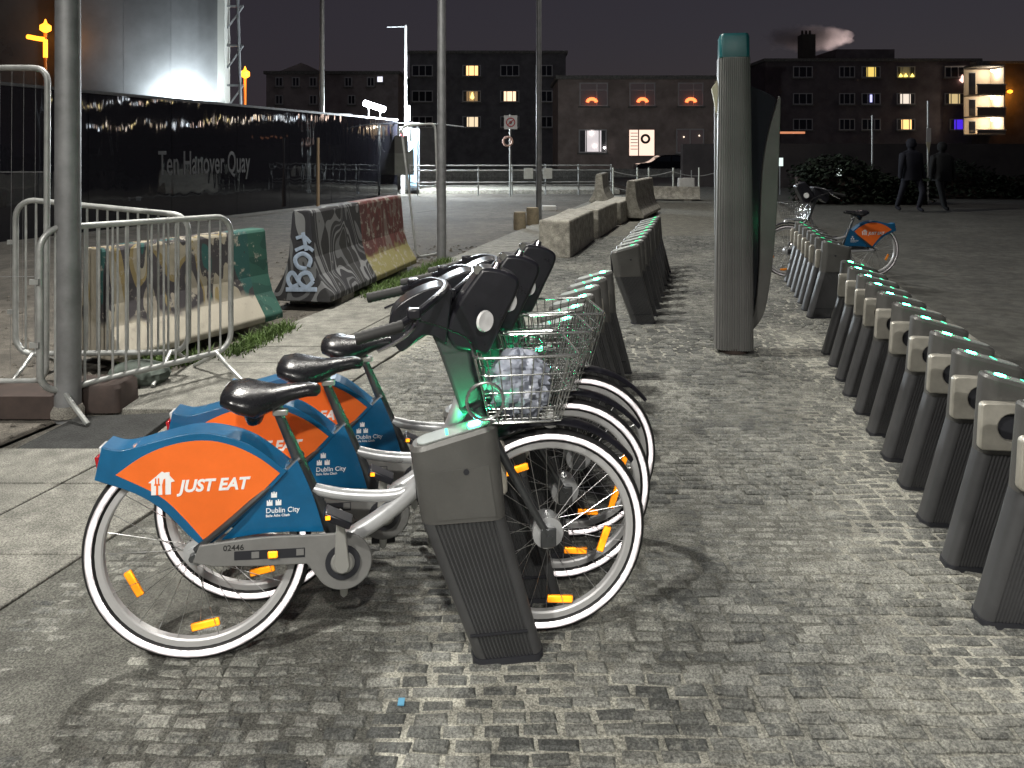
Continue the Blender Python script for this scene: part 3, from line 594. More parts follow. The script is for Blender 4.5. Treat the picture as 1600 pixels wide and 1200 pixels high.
# crumpled bag lying in the basket of the nearest bicycle
def blob(name, c, e, mt, seed, amp=.25, n=22, m=14, ridged=True):
    b = MB(); r = random.Random(seed); vs = []; ph = [(r.uniform(2,7), r.uniform(0,6.3), r.uniform(2,7), r.uniform(0,6.3)) for _ in range(7)]
    for i in range(m+1):
        th = math.pi*i/m
        for k in range(n):
            a = 2*math.pi*k/n; s = sum(abs(math.sin(p[0]*a/1.0*1 if False else round(p[0])*a+p[1]+p[2]*th))*.5-.3 for p in ph)/4 if ridged else sum(math.sin(round(p[0])*a+p[1]+p[2]*th) for p in ph)/7
            q = 1 + amp*s; vs.append((c[0]+e[0]*q*math.sin(th)*math.cos(a), c[1]+e[1]*q*math.sin(th)*math.sin(a), c[2]+e[2]*q*math.cos(th)))
    b.add(vs, [(i*n+k, (i+1)*n+k, (i+1)*n+(k+1)%n, i*n+(k+1)%n) for i in range(m) for k in range(n)]); return b.build(name, mt, ang=28)
bp = Matrix.Rotation(R(7.5), 3, 'Z') @ Vector((.985,0,0)) + Vector((BG[0][0], BG[0][1], 0))
tag(blob('crumpled_bag', (bp.x, bp.y, .803), (.098,.118,.10), M['bagw'], 4, .7, 40, 26), 'pale crumpled plastic bag lying in the nearest bicycle basket', 'bag')

# ------------------------------------------------------------------ information totem
def make_totem():
    bx, bd = G(1145,546); t = empty('information_totem', (bx, bd, 0), R(-10)); h = 2.28
    def sec(x0,x1,y0,y1,rad,z): return [(x+(x0+x1)/2, y+(y0+y1)/2, z) for x, y in rr_section(-(x1-x0)/2,(x1-x0)/2,(y1-y0)/2,rad,6)]
    def ribs(w, z):
        # flat ribbed front towards -y, rounded corners, square back
        pts = []; n = 16
        for k in range(n*4+1):
            f = k/(n*4); pts.append((-w/2 + w*f, -.17 + (.014 if k % 4 in (2,3) else 0) + .05*abs(2*f-1)**6, z))
        return pts + [(w/2,.03,z), (w/2-.02,.05,z), (-w/2+.02,.05,z), (-w/2,.03,z)]
    MB().loft([ribs(.285,.03), ribs(.27,.9), ribs(.235,h)]).build('ribbed_column', M['totem'], t, ang=25)
    MB().lathe([(.11,0),(.11,.04)], 20, (0,-.05)).build('base_ring', M['brownbox'], t)
    MB().loft([sec(-.115,.112,-.16,.04,.03,h+.001), sec(-.112,.11,-.158,.04,.03,h+.16), sec(-.10,.10,-.15,.03,.03,h+.185)]).build('cap', M['teal'], t)
    # bowed screen fin behind, seen to the right
    edge = curve2([(.15,.16),(.235,.30),(.29,.62),(.325,1.02),(.345,1.46),(.36,1.97)], 5)
    inner = curve2([(.348,1.99),(.27,1.72),(.222,1.42),(.205,1.05),(.20,.7),(.175,.40),(.13,.16)], 5)
    MB().prism(edge+inner, -.02, .03).build('curved_fin', M['dock'], t, bevel=.006)
    MB().prism([(.09,.12),(.15,.14)]+[(x-.03,z) for x,z in edge]+[(.30,2.0),(.09,2.1)], .034, .075).build('screen_back', M['totemd'], t, bevel=.006)
    MB().prism([(-.165,2.05),(-.118,2.12),(-.118,1.86),(-.13,1.86)], -.05, .0).build('side_fin', M['cream'], t)
    MB().box((-.14,-.02,.9), (-.128,.03,2.0)).build('edge_strip', M['galvd'], t)
    tag(t, 'tall grey ribbed totem with teal cap between the dock rows', 'totem')
make_totem()

# ------------------------------------------------------------------ barriers
def crowd_barrier(pl, pr, hl, hr, nb, label, zl=.16):
    a = Vector((*pl,0)); b = Vector((*pr,0)); t = empty('crowd_barrier', a); v = b-a; u = v.normalized(); L = v.length; n = Vector((-u.y,u.x,0)); r = .12
    def P(s, z): return u*s + Vector((0,0,z))
    ht = lambda s: hl+(hr-hl)*s/L
    loop = []
    for cs, cz, a0 in ((r,zl+r,180),(L-r,zl+r,270),(L-r,None,0),(r,None,90)):
        for k in range(7):
            an = R(a0+15*k); zz = cz if cz is not None else ht(cs)-r; loop.append(P(cs+r*math.cos(an), zz+r*math.sin(an)))
    MB().tube(loop, .019, 12, closed=True).build('frame', M['galv'], t)
    for k in range(1, nb):
        s = L*k/nb; MB().tube([P(s,zl+.012), P(s,ht(s)-.012)], .0075, 6).build('bar', M['galv'], t)
    for s in (.12, L-.12):
        MB().tube([P(s,zl+.01)-n*0, P(s,.10)-n*.12, P(s,.016)-n*.30], .014, 8).build('foot', M['galv'], t)
        MB().tube([P(s+.03,zl+.01), P(s+.03,.10)+n*.12, P(s+.03,.016)+n*.30], .014, 8).build('foot', M['galv'], t)
    for z in (.45, ht(0)-.3):
        MB().cbox(P(-.03,z), (.05,.012,.03)).build('hook', M['galv'], t)
    return tag(t, label, 'barrier', 'steel crowd barriers at the left')
crowd_barrier((-2.70,4.40), (-1.985,5.43), 1.11, 1.10, 15, 'galvanised crowd barrier, the nearer one, angled beside the footpath')
crowd_barrier((-3.42,5.30), (-2.25,5.35), 1.23, 1.11, 17, 'galvanised crowd barrier standing behind the nearer one at the left')
def fence_panel(corners, label, mesh=True):
    t = empty('fence_panel', corners[0]); o = Vector(corners[0]); c = [Vector(p)-o for p in corners]
    r = .10; loop = []
    for i in range(4):
        p, a, b = c[i], c[i-1], c[(i+1)%4]; da = (a-p).normalized()*r; db = (b-p).normalized()*r
        for k in range(6):
            q = k/5; loop.append((p+da)*(1-q)**2 + p*2*q*(1-q) + (p+db)*q*q)
    MB().tube(loop, .019, 12, closed=True).build('frame', M['galv'], t)
    w = MB()
    for k in range(1, 28): q = k/28; w.tube([c[0].lerp(c[1],q), c[3].lerp(c[2],q)], .001, 5)
    for k in range(1, 3): q = k/3; w.tube([c[0].lerp(c[3],q), c[1].lerp(c[2],q)], .0016, 5)
    tag(w.build('wire_infill', M['galvd'], t), kind='stuff')
    return tag(t, label, 'fence panel', 'temporary fence panels')
fence_panel([(-5.2,5.0,.06),(-3.03,5.0,.06),(-3.03,5.02,2.10),(-5.2,5.02,2.10)], 'tall steel fence panel with rounded corner at the left edge')
a_, b_, c_, d_ = W(651,402,11.35), W(687,396,11.55), W(680,193,11.6), W(627,197,11.4)
fence_panel([a_, b_, c_, d_], 'narrow steel fence panel leaning against the lamp post behind the graffiti barrier')

def jersey(name, p0, p1, h, w, mats, label, secs=None, group='concrete traffic barriers', split=None):
    """New-Jersey profile swept from p0 (near) to p1 (far); several painted lengths share the one block."""
    a = Vector((*p0,0)); v = Vector((*p1,0))-a; L = v.length; rz = math.atan2(v.y, v.x); t = empty(name, a, rz)
    k = h/.95; prof = [(w/2,.07*k),(w/2,.13*k),(w*.30,.33*k),(w*.22,.50*k),(w*.155,.92*k),(w*.13,.95*k)]
    prof = prof + [(-y,z) for y,z in reversed(prof)]
    cuts = split or [0, 1]; first = None
    def sec(x, sh=1): return [(x, y*sh, z) for y, z in prof]
    b = MB(); mi = 0
    for i in range(len(cuts)-1):
        x0, x1 = cuts[i]*L, cuts[i+1]*L
        # subdivide for a little wear along the block
        for q in range(3):
            s0, s1 = x0+(x1-x0)*q/3, x0+(x1-x0)*(q+1)/3
            bb = MB(); n = len(prof); A, B_ = sec(s0), sec(s1)
            fs = [(j, (j+1)%n, n+(j+1)%n, n+j) for j in range(n)]
            if i == 0 and q == 0: fs.append(tuple(range(n-1,-1,-1)))
            if i == len(cuts)-2 and q == 2: fs.append(tuple(n+j for j in range(n)))
            b.add(A+B_, fs, i)
    b.build('block', mats, t, smooth=False, bevel=.012)
    for s in (.12,.76):
        MB().box((L*s, -w/2*.92, -.02), (L*s+.12*L, w/2*.92, .07*k+.005)).build('foot', M['concd'], t)
    return tag(t, label, 'concrete barrier', group), L
def paint(name, cols, scale, dist, rough=.75, mode='noise', base=(.33,.31,.26), wear=.45, st=(1,1,1)):
    """Sprayed paint: bands of colour following a distorted wave, worn through to concrete."""
    m = bpy.data.materials.new(name); m.use_nodes = True; n = m.node_tree; L = n.links; p = n.nodes['Principled BSDF']; p.inputs['Roughness'].default_value = rough
    tc = n.nodes.new('ShaderNodeTexCoord'); mp = n.nodes.new('ShaderNodeMapping'); mp.inputs['Scale'].default_value = st; L.new(tc.outputs['Object'], mp.inputs['Vector'])
    if mode == 'wave': tx = n.nodes.new('ShaderNodeTexWave'); tx.inputs['Distortion'].default_value = dist; tx.inputs['Detail'].default_value = 2; tx.inputs['Detail Scale'].default_value = .9
    else: tx = n.nodes.new('ShaderNodeTexNoise'); tx.inputs['Distortion'].default_value = dist; tx.inputs['Detail'].default_value = 1
    tx.inputs['Scale'].default_value = scale; L.new(mp.outputs[0], tx.inputs['Vector'])
    rp = n.nodes.new('ShaderNodeValToRGB'); rp.color_ramp.interpolation = 'CONSTANT'; e = rp.color_ramp.elements
    pos = cols; e[0].position = pos[0][0]; e[0].color = (*pos[0][1],1); e[1].position = pos[1][0]; e[1].color = (*pos[1][1],1)
    for q, c in pos[2:]: k = e.new(q); k.color = (*c,1)
    L.new(tx.outputs['Fac'], rp.inputs['Fac'])
    w = n.nodes.new('ShaderNodeTexNoise'); w.inputs['Scale'].default_value = 9; w.inputs['Detail'].default_value = 7; w.inputs['Roughness'].default_value = .7; L.new(tc.outputs['Object'], w.inputs['Vector'])
    wr = n.nodes.new('ShaderNodeMapRange'); wr.inputs['From Min'].default_value = 1-wear; wr.inputs['From Max'].default_value = 1.08-wear; L.new(w.outputs['Fac'], wr.inputs['Value'])
    mx = n.nodes.new('ShaderNodeMixRGB'); mx.inputs['Color2'].default_value = (*base,1); L.new(wr.outputs[0], mx.inputs['Fac']); L.new(rp.outputs[0], mx.inputs['Color1']); L.new(mx.outputs[0], p.inputs['Base Color'])
    b = n.nodes.new('ShaderNodeBump'); b.inputs['Strength'].default_value = .4; b.inputs['Distance'].default_value = .008; L.new(w.outputs['Fac'], b.inputs['Height']); L.new(b.outputs[0], p.inputs['Normal'])
    return m, n, rp, mx, tc
def zsplit(pk, zc, col, soft=.12):
    """Second colour below a ragged height."""
    m, n, rp, mx, tc = pk; L = n.links; sx = n.nodes.new('ShaderNodeSeparateXYZ'); L.new(tc.outputs['Object'], sx.inputs[0])
    nn = n.nodes.new('ShaderNodeTexNoise'); nn.inputs['Scale'].default_value = 6; L.new(tc.outputs['Object'], nn.inputs['Vector'])
    ad = n.nodes.new('ShaderNodeMath'); ad.operation = 'MULTIPLY_ADD'; L.new(nn.outputs['Fac'], ad.inputs[0]); ad.inputs[1].default_value = soft*2; L.new(sx.outputs['Z'], ad.inputs[2])
    mr = n.nodes.new('ShaderNodeMapRange'); mr.inputs['From Min'].default_value = zc+soft; mr.inputs['From Max'].default_value = zc+soft+.06; L.new(ad.outputs[0], mr.inputs['Value'])
    m2 = n.nodes.new('ShaderNodeMixRGB'); m2.inputs['Color1'].default_value = (*col,1); L.new(mr.outputs[0], m2.inputs['Fac']); L.new(rp.outputs[0], m2.inputs['Color2']); L.new(m2.outputs[0], mx.inputs['Color1']); return m
swirl = paint('black_grey_swirl_paint', [(0,(.02,.02,.022)),(.30,(.15,.155,.16)),(.335,(.025,.025,.027)),(.40,(.17,.175,.18)),(.43,(.03,.03,.033)),(.475,(.13,.135,.14)),(.50,(.025,.025,.03)),(.56,(.2,.205,.21)),(.60,(.03,.03,.032)),(.66,(.13,.135,.14)),(.69,(.03,.03,.03))], 1.5, 1.2, st=(1.25,1,.75), wear=.36)[0]
redyel = zsplit(paint('red_and_yellow_paint', [(0,(.105,.035,.033)),(.42,(.14,.045,.04)),(.56,(.20,.15,.13)),(.62,(.12,.04,.036))], 3, 1.2, st=(1.4,1.4,.5), wear=.46), .33, (.24,.215,.085))
bp0, bp1 = (-2.09,7.62), (-1.58,10.35)
jb, jl = jersey('concrete_barrier', bp0, bp1, .98, .62, [swirl, redyel], 'graffiti covered concrete barrier, black swirls then red over yellow', split=[0,.46,1])
# blue and white tag sprayed on the near end
tagp = MB(); rz = random.Random(3)
def stroke(pts, r): tagp.tube([(-.004, y, z) for y, z in pts], r, 6, smooth=5)
stroke([(-.10,.66),(-.03,.72),(.05,.70)], .02); stroke([(-.02,.76),(-.06,.58)], .02); stroke([(-.13,.58),(-.05,.62),(.06,.58)], .02)
stroke([(-.08,.42),(-.10,.50),(-.02,.55),(.06,.50),(.03,.42),(-.06,.40)], .022); stroke([(-.13,.28),(-.08,.36),(0,.34),(.02,.27),(-.06,.22),(-.13,.28)], .024); stroke([(.02,.27),(.09,.36),(.14,.30),(.10,.22),(.03,.24)], .024); stroke([(-.17,.2),(.16,.19)], .025)
for i, v in enumerate(tagp.v): tagp.v[i] = (-.0025 + (v[0]+.004)*.1, v[1], v[2])
tagp.build('spray_tag', mat('pale_blue_spray', (.36,.44,.56), .6, 0, .2, 20), jb)
camo = paint('camouflage_paint', [(0,(.012,.075,.06)),(.40,(.03,.028,.03)),(.47,(.33,.29,.22)),(.56,(.20,.15,.05)),(.62,(.04,.03,.04)),(.68,(.42,.37,.29))], 2.6, 3.0, wear=.33, base=(.48,.43,.35))[0]
green = paint('dark_green_paint', [(0,(.012,.055,.043)),(.5,(.02,.08,.06))], 3, 1, wear=.4)[0]
zc = zsplit(paint('camouflage_over_cream_paint', [(0,(.015,.07,.065)),(.36,(.035,.032,.035)),(.44,(.26,.235,.18)),(.52,(.20,.155,.07)),(.57,(.045,.04,.045)),(.66,(.24,.215,.175))], 2.6, .5, st=(1.6,1.6,.5), wear=.44, base=(.30,.275,.23)), .28, (.36,.33,.27))
jersey('concrete_barrier', (-3.02,5.55), (-2.33,7.05), .86, .60, [zc, green], 'concrete barrier in camouflage colours behind the crowd barriers with green end', split=[0,.86,1])
# plain low concrete blocks along the setts
px0 = G(866,402)
for i, (ln, g, lab) in enumerate(((2.5,0,'nearest low concrete kerb block beside the setts'),(2.6,2.75,'middle low concrete kerb block beside the setts'),(2.3,5.6,'furthest low concrete kerb block beside the setts'))):
    u = Vector((ROW+[.0,.02,.03][i],1,0)).normalized(); s = Vector((*px0,0))+u*g; t = empty('kerb_block', s, math.atan2(u.y,u.x))
    b = MB(); hs = [.55,.52,.48][i]
    b.loft([[(0,-.24,-.02),(0,.24,-.02),(0,.235,hs),(0,-.235,hs)], [(ln*.5,-.25,-.02),(ln*.5,.24,-.02),(ln*.5,.235,hs-.02),(ln*.5,-.235,hs)], [(ln,-.24,-.02),(ln,.24,-.02),(ln,.235,hs),(ln,-.235,hs-.02)]]).build('block', M['conc'], t, smooth=False, bevel=.03)
    tag(t, lab, 'concrete block', 'low kerb blocks beside the setts')
jersey('concrete_barrier', (2.72,17.6), (3.6,20.2), .92, .60, [M['conc']], 'pale concrete barrier end-on beyond the kerb blocks')
jersey('concrete_barrier', (2.62,23.2), (3.1,25.6), .92, .60, [M['conc']], 'concrete barrier standing by the railings left of the pale end-on one')
jersey('concrete_barrier', (6.2,25.4), (4.0,25.8), .45, .6, [M['conc']], 'low concrete barrier lying across in front of the chains')
for px, py, r, h, lab in ((812,357,.13,.34,'pale stone stump nearer the kerb blocks'),(832,350,.14,.36,'brownish stone stump beside the slim lamp post')):
    x, d = G(px, py); t = MB().lathe([(r,-.02),(r*1.02,.1),(r*.97,h-.04),(r*.9,h),(r*.4,h+.005)], 16).build('stone_stump', mat('stump_stone', (.3,.25,.17), .85, 0, .25, 12, .4, 40)); t.location = (x,d,0); tag(t, lab, 'stone stump', 'stone stumps')
x, d = G(858,327); tag(MB().box((-.19,-.15,0),(.19,.15,.16)).build('white_box', mat('white_plastic', (.6,.6,.58), .5, 0, .1, 10), bevel=.02), 'small white box on the ground behind the slim lamp post', 'box').location = (x,d,-.055)
# rubble under the crowd barriers
tag(MB().loft([[(x,y,-.01) for x,y in rr_section(-.17,.17,.13,.03)],[(x,y,.13) for x,y in rr_section(-.165,.165,.125,.03)],[(x,y,.15) for x,y in rr_section(-.15,.15,.11,.03)]]).build('rubber_foot_block', M['brownbox']), 'dark brown block lying at the foot of the crowd barrier', 'block').location = (*G(160,632),0)
tag(MB().loft([[(x,y,-.01) for x,y in rr_section(-.42,.42,.14,.04)],[(x,y,.12) for x,y in rr_section(-.41,.41,.13,.04)]]).build('brown_kerb_block', M['brownbox']), 'long brown block lying left of the thick lamp post', 'block').location = (*G(28,640),0)
tag(blob('sandbag', (*G(218,598),.06), (.20,.15,.09), mat('grey_green_sacking', (.09,.11,.095), .85, 0, .3, 12), 9, .25), 'grey green sandbag lying under the near crowd barrier', 'sandbag')

# weeds along the barriers
def weeds(name, spots, n, label):
    V, Fc = [], []
    for _ in range(n):
        (x0,d0),(x1,d1) = spots; q = random.random(); x = x0+(x1-x0)*q + random.gauss(0,.055); d = d0+(d1-d0)*q + random.gauss(0,.05); h = random.uniform(.03,.11)*(1-.3*abs(q-.5)); a = random.uniform(0,6.3); w = .006; lx, ly = random.gauss(0,.05), random.gauss(0,.05); o = len(V)
        c, s = math.cos(a)*w, math.sin(a)*w; z0 = -.02
        V += [(x-c,d-s,z0),(x+c,d+s,z0),(x+c*.7+lx*.4,d+s*.7+ly*.4,h*.6),(x-c*.7+lx*.4,d-s*.7+ly*.4,h*.6),(x+lx,d+ly,h)]; Fc += [(o,o+1,o+2,o+3),(o+3,o+2,o+4)]
    me = bpy.data.meshes.new(name); me.from_pydata(V, [], Fc); me.materials.append(mat('weed_green', (.07,.12,.025), .7, 0, .35, 3)); o = bpy.data.objects.new(name, me); COL.objects.link(o); return tag(o, label, 'weeds', kind='stuff')
weeds('weeds', (G(572,466),G(700,408)), 1300, 'green weeds along the foot of the graffiti barrier')
weeds('weeds', (G(362,556),G(448,514)), 1000, 'green weeds at the green end of the camouflage barrier')
weeds('weeds', (G(200,575),G(330,560)), 400, 'sparse weeds under the crowd barriers')
# loose stones and litter in the dirt
V, Fc = [], []
for _ in range(900):
    d = random.uniform(4.0,13); x = edge_l(d) - abs(random.gauss(0,1.6)) - .03; r = random.uniform(.008,.035); o = len(V)
    vv = [(r*random.uniform(.7,1.3)*a, r*random.uniform(.7,1.3)*b, r*random.uniform(.4,.9)*c) for a,b,c in ((1,0,0),(-1,0,0),(0,1,0),(0,-1,0),(0,0,1),(0,0,-1))]
    V += [(x+a,d+b,-.018+c) for a,b,c in vv]; Fc += [(o,o+2,o+4),(o+2,o+1,o+4),(o+1,o+3,o+4),(o+3,o,o+4)]
me = bpy.data.meshes.new('loose_stones'); me.from_pydata(V, [], Fc); me.materials.append(M['soil']); o = bpy.data.objects.new('loose_stones', me); COL.objects.link(o); tag(o, 'loose stones scattered over the dirt', 'stones', kind='stuff')
V, Fc = [], []
for _ in range(2600):
    d = 1.9 + 4.2*random.random()**1.6; x = random.uniform(edge_r(d)+.05, min(plaza_r(d)-.1, .75*d)); r = random.uniform(.0012,.0042); z = max(float(bed_h(np.array(x), np.array(d))), -.002) + r*.4; o = len(V)
    vv = [(r*random.uniform(.6,1.4)*a, r*random.uniform(.6,1.4)*b, r*random.uniform(.4,.9)*c) for a,b,c in ((1,0,0),(-1,0,0),(0,1,0),(0,-1,0),(0,0,1))]
    V += [(x+a,d+b,z+c) for a,b,c in vv]; Fc += [(o,o+2,o+4),(o+2,o+1,o+4),(o+1,o+3,o+4),(o+3,o,o+4)]
me = bpy.data.meshes.new('grit'); me.from_pydata(V, [], Fc); me.materials.append(mat('grit', (.2,.195,.17), .9)); o = bpy.data.objects.new('grit', me); COL.objects.link(o); tag(o, 'fine grit scattered over the setts', 'grit', kind='stuff')
x, d = G(627,1101); t = MB().cbox((0,0,.006), (.018,.022,.004), Matrix.Rotation(.2,3,'X')).build('paper_scrap', mat('blue_paper', (.12,.36,.55), .6)); t.location = (x,d,.002); tag(t, 'scrap of blue paper on the setts in the foreground', 'litter')

# ------------------------------------------------------------------ hoarding of glossy black panels
def hoard_material():
    m = bpy.data.materials.new('glossy_black_panel'); m.use_nodes = True; n = m.node_tree; L = n.links; p = n.nodes['Principled BSDF']
    p.inputs['Base Color'].default_value = (.010,.010,.013,1); p.inputs['Roughness'].default_value = .07
    tc = n.nodes.new('ShaderNodeTexCoord'); mp = n.nodes.new('ShaderNodeMapping'); mp.inputs['Scale'].default_value = (2.2,2.2,.55); L.new(tc.outputs['Object'], mp.inputs['Vector'])
    w = n.nodes.new('ShaderNodeTexNoise'); w.inputs['Scale'].default_value = 1.3; w.inputs['Detail'].default_value = 1.5; L.new(mp.outputs[0], w.inputs['Vector'])
    b = n.nodes.new('ShaderNodeBump'); b.inputs['Strength'].default_value = .13; b.inputs['Distance'].default_value = .06; L.new(w.outputs['Fac'], b.inputs['Height']); L.new(b.outputs[0], p.inputs['Normal'])
    d = n.nodes.new('ShaderNodeTexNoise'); d.inputs['Scale'].default_value = 1.2; d.inputs['Detail'].default_value = 6; L.new(tc.outputs['Object'], d.inputs['Vector'])
    r = n.nodes.new('ShaderNodeMapRange'); r.inputs['From Min'].default_value = .35; r.inputs['From Max'].default_value = .75; r.inputs['To Min'].default_value = .015; r.inputs['To Max'].default_value = .045; L.new(d.outputs['Fac'], r.inputs['Value']); L.new(r.outputs[0], p.inputs['Roughness']); return m
M['hoard'] = hoard_material()
HA, HB = Vector((-10.6,8.8,0)), Vector((-4.27,28.5,0)); HV = HB-HA; HL = HV.length; HU = HV.normalized(); HN = Vector((HU.y,-HU.x,0)); HT = 2.75
hd = empty('hoarding', HA, math.atan2(HV.y, HV.x)); tag(hd, 'long glossy black hoarding with grey lettering behind the barriers', 'hoarding')
npan = 9; pw = HL/npan
for k in range(npan):
    MB().box((k*pw+.006,-.03,-.05), ((k+1)*pw-.006,.03,HT)).build('panel', M['hoard'], hd, smooth=False)
    MB().box((k*pw-.02,.031,-.05), (k*pw+.02,.10,HT+.03)).build('post', M['dsteel'], hd)
MB().box((-.1,-.045,HT+.002), (HL,.045,HT+.06)).build('top_rail', M['dsteel'], hd)
vs, fs = text_geo('Ten Hanover Quay', .78, 0, .006, .004)
wd = max(v[0] for v in vs); s0 = 8.77; k = 3.25/wd
MB().add([(s0+v[0]*k, -.034-v[2], 1.06+v[1]) for v in vs], fs).build('lettering', M['letters'], hd, smooth=False)
# gate and site entrance at the end of the hoarding, lit by a bright tube
ge = empty('site_gate', (HB.x+.05, HB.y-.2, 0), 0); tag(ge, 'mesh site gate with pale sheet at the end of the hoarding', 'gate')
GX0, GX1 = -.55, .75
MB().tube([(GX0,0,0),(GX0,0,2.65)], .03, 8).build('post', M['galv'], ge); MB().tube([(GX1,0,0),(GX1,0,2.65)], .03, 8).build('post', M['galv'], ge)
MB().tube([(GX0-.3,0,2.68),(GX1+.9,0,2.62),(GX1+1.7,0,2.52)], .025, 8).build('top_rail', M['galv'], ge)
sh = MB(); sg_ = [(-.40,.75),(.62,.75),(.62,1.95),(.55,1.72),(.35,1.55),(.15,1.62),(-.15,1.85),(-.40,1.95)]; sh.prism(sg_, -.03, -.02).build('pale_sheet', mat('pale_sheet', (.20,.21,.19), .55, 0, .2, 3), ge, smooth=False)
MB().box((-.25,-.035,1.55),(.40,-.031,2.2)).build('notice_board', mat('grey_notice', (.13,.13,.12), .6), ge)
for x in (-.32,.05,.5): MB().box((x-.05,-.03,1.98),(x+.05,-.02,2.55)).build('white_slat', mat('white_slat', (.5,.52,.5), .5), ge)
# entrance bay: striped barrier, blue door flap and the tube lamps
bay = empty('entrance_bay', (W(640,305,29.6).x, 29.6, 0)); tag(bay, 'narrow lit entrance bay with red and white striped post', 'entrance')
for k in range(7): MB().box((-.33,-.05,.9+.24*k),(-.19,.05,1.135+.24*k)).build('stripe', mat('stripe_red', (.6,.05,.07), .5) if k % 2 else mat('stripe_white', (.75,.75,.78), .5), bay)
MB().box((-.33,-.04,0),(-.19,.04,.895)).build('post', M['white'], bay)
MB().loft([[(-.1,0,.25),(.28,0,.25),(.28,.06,.25),(-.1,.06,.25)],[(-.06,-.1,1.2),(.30,0,1.2),(.30,.06,1.2),(-.06,.0,1.2)],[(.0,0,2.3),(.33,0,2.3),(.33,.06,2.3),(.0,.06,2.3)]]).build('door_flap', mat('pale_blue_flap', (.35,.55,.72), .5), bay)
MB().box((-.16,.3,0),(.34,.36,2.5)).build('back_panel', mat('pale_back_panel', (.45,.5,.55), .6), bay)
def tube_lamp(p0, p1, r, watts, label, name='tube_lamp'):
    a, b = Vector(p0), Vector(p1); t = empty(name, a); MB().tube([(0,0,0), b-a], r, 12).build('tube', M['led_white'], t)
    l = bpy.data.lights.new('tube_light', 'POINT'); l.energy = watts; l.shadow_soft_size = .15; l.color = (.85,.94,1); lo = bpy.data.objects.new('tube_light', l); lo.location = (b-a)*.5 + Vector((.3,-.5,-.1)); lo.parent = t; COL.objects.link(lo)
    MB().tube([(b-a)*.2, (b-a)*.2-Vector((0,0,.45))], .02, 6).build('bracket', M['galv'], t); MB().tube([(b-a)*.8, (b-a)*.8-Vector((0,0,.45))], .02, 6).build('bracket', M['galv'], t)
    return tag(t, label, 'lamp', 'site lamps')
tube_lamp(W(570,161,28.6), W(600,171,28.2), .11, 500, 'glaring white tube lamp tilted above the end of the hoarding')
tube_lamp(W(637,166,29.4), W(637,188,29.4), .09, 2600, 'upright white tube lamp over the lit site entrance')
pl = empty('lamp_post', (W(634,300,31).x, 31, 0)); MB().tube([(0,0,0),(0,0,W(0,40,31).z)], [.07,.05], 10).build('pole', mat('white_painted_pole', (.55,.55,.54), .5), pl); MB().tube([(0,0,6.66),(-.75,0,6.64)], .03, 6).build('arm', M['galvd'], pl); tag(pl, 'pale lamp post with short arm rising above the site entrance', 'lamp post')
pl = empty('lamp_post', (W(503,300,24).x, 24, 0)); MB().tube([(0,0,0),(0,0,11)], [.08,.06], 12).build('pole', M['galv'], pl); tag(pl, 'tall plain pole behind the black hoarding left of the site entrance', 'lamp post')
for px, dd, lab in ((497,23.2,'pale wooden pole in front of the hoarding'),):
    pl = empty('wooden_pole', (W(497,310,22.3).x, 22.3, 0)); MB().tube([(0,0,-.05),(0,0,2.0)], [.05,.04], 8).build('pole', mat('pale_wood', (.35,.26,.17), .7), pl); tag(pl, 'short pale wooden pole standing before the black hoarding', 'pole')
def railing_row(p0, p1, n, h, rails, label, group='quay railings'):
    a, b = Vector((*p0,0)), Vector((*p1,0)); t = empty('railing', a); v = b-a
    for k in range(n+1): MB().tube([v*(k/n), v*(k/n)+Vector((0,0,h))], .03, 8).build('post', M['galv'], t)
    for z in rails: MB().tube([Vector((0,0,z)), v+Vector((0,0,z))], .024, 8).build('rail', M['galv'], t)
    return tag(t, label, 'railing', group)
railing_row((W(640,0,28).x,28), (W(955,0,29).x,29), 6, 1.14, (1.1,.92,.48,.36), 'galvanised quay railing with four rails beyond the dirt ground')
for px, lab in ((826,'pale square notice on the railing nearer the sign post'),(856,'blue-edged square notice on the railing by the slim lamp post')):
    q = W(px,270,28.2); tag(MB().box((-.17,-.012,-.2),(.17,.0,.2)).build('notice', mat('notice_white', (.55,.56,.52), .5, 0, .1, 12), bevel=.01), lab, 'notice', 'notices on the railing').location = (q.x, 28.42, q.z-.03)
# chain section
ch = empty('chain_fence', (W(958,0,27).x, 27, 0)); xs = [0, W(1052,0,27).x-W(958,0,27).x]
for x in xs+[1.25,.85,xs[1]+.9,xs[1]+1.6]: MB().tube([(x,0,0),(x,0,1.05)], .028, 8).build('post', mat('pale_post', (.5,.52,.46), .5), ch)
for z in (.92,.36): MB().tube([(xs[1]*k/10,0,z-.32*math.sin(math.pi*k/10)*.55) for k in range(11)], .02, 6).build('chain', M['galv'], ch)
MB().tube([(xs[1]+1.6*k/8,0,.9-.15*math.sin(math.pi*k/8)) for k in range(9)], .016, 6).build('chain', M['galv'], ch)
tag(ch, 'pale posts with hanging chains right of the quay railing', 'chain fence')
q = W(1072,292,26); wb = empty('white_barrier_block', (q.x,26,0)); MB().loft([[(x,y,.42) for x,y in rr_section(-.28,.28,.12,.05)],[(x,y,.72) for x,y in rr_section(-.27,.27,.11,.05)]]).build('block', mat('white_plastic', (.6,.6,.58), .5), wb, bevel=.01)
for x in (-.18,.18): MB().tube([(x,0,.71),(x,0,.98)], .015, 6).build('strap', M['galv'], wb); MB().tube([(x,0,-.05),(x,0,.425)], .03, 6).build('leg', M['galvd'], wb)
tag(wb, 'white plastic block hung before the parked car', 'barrier block')
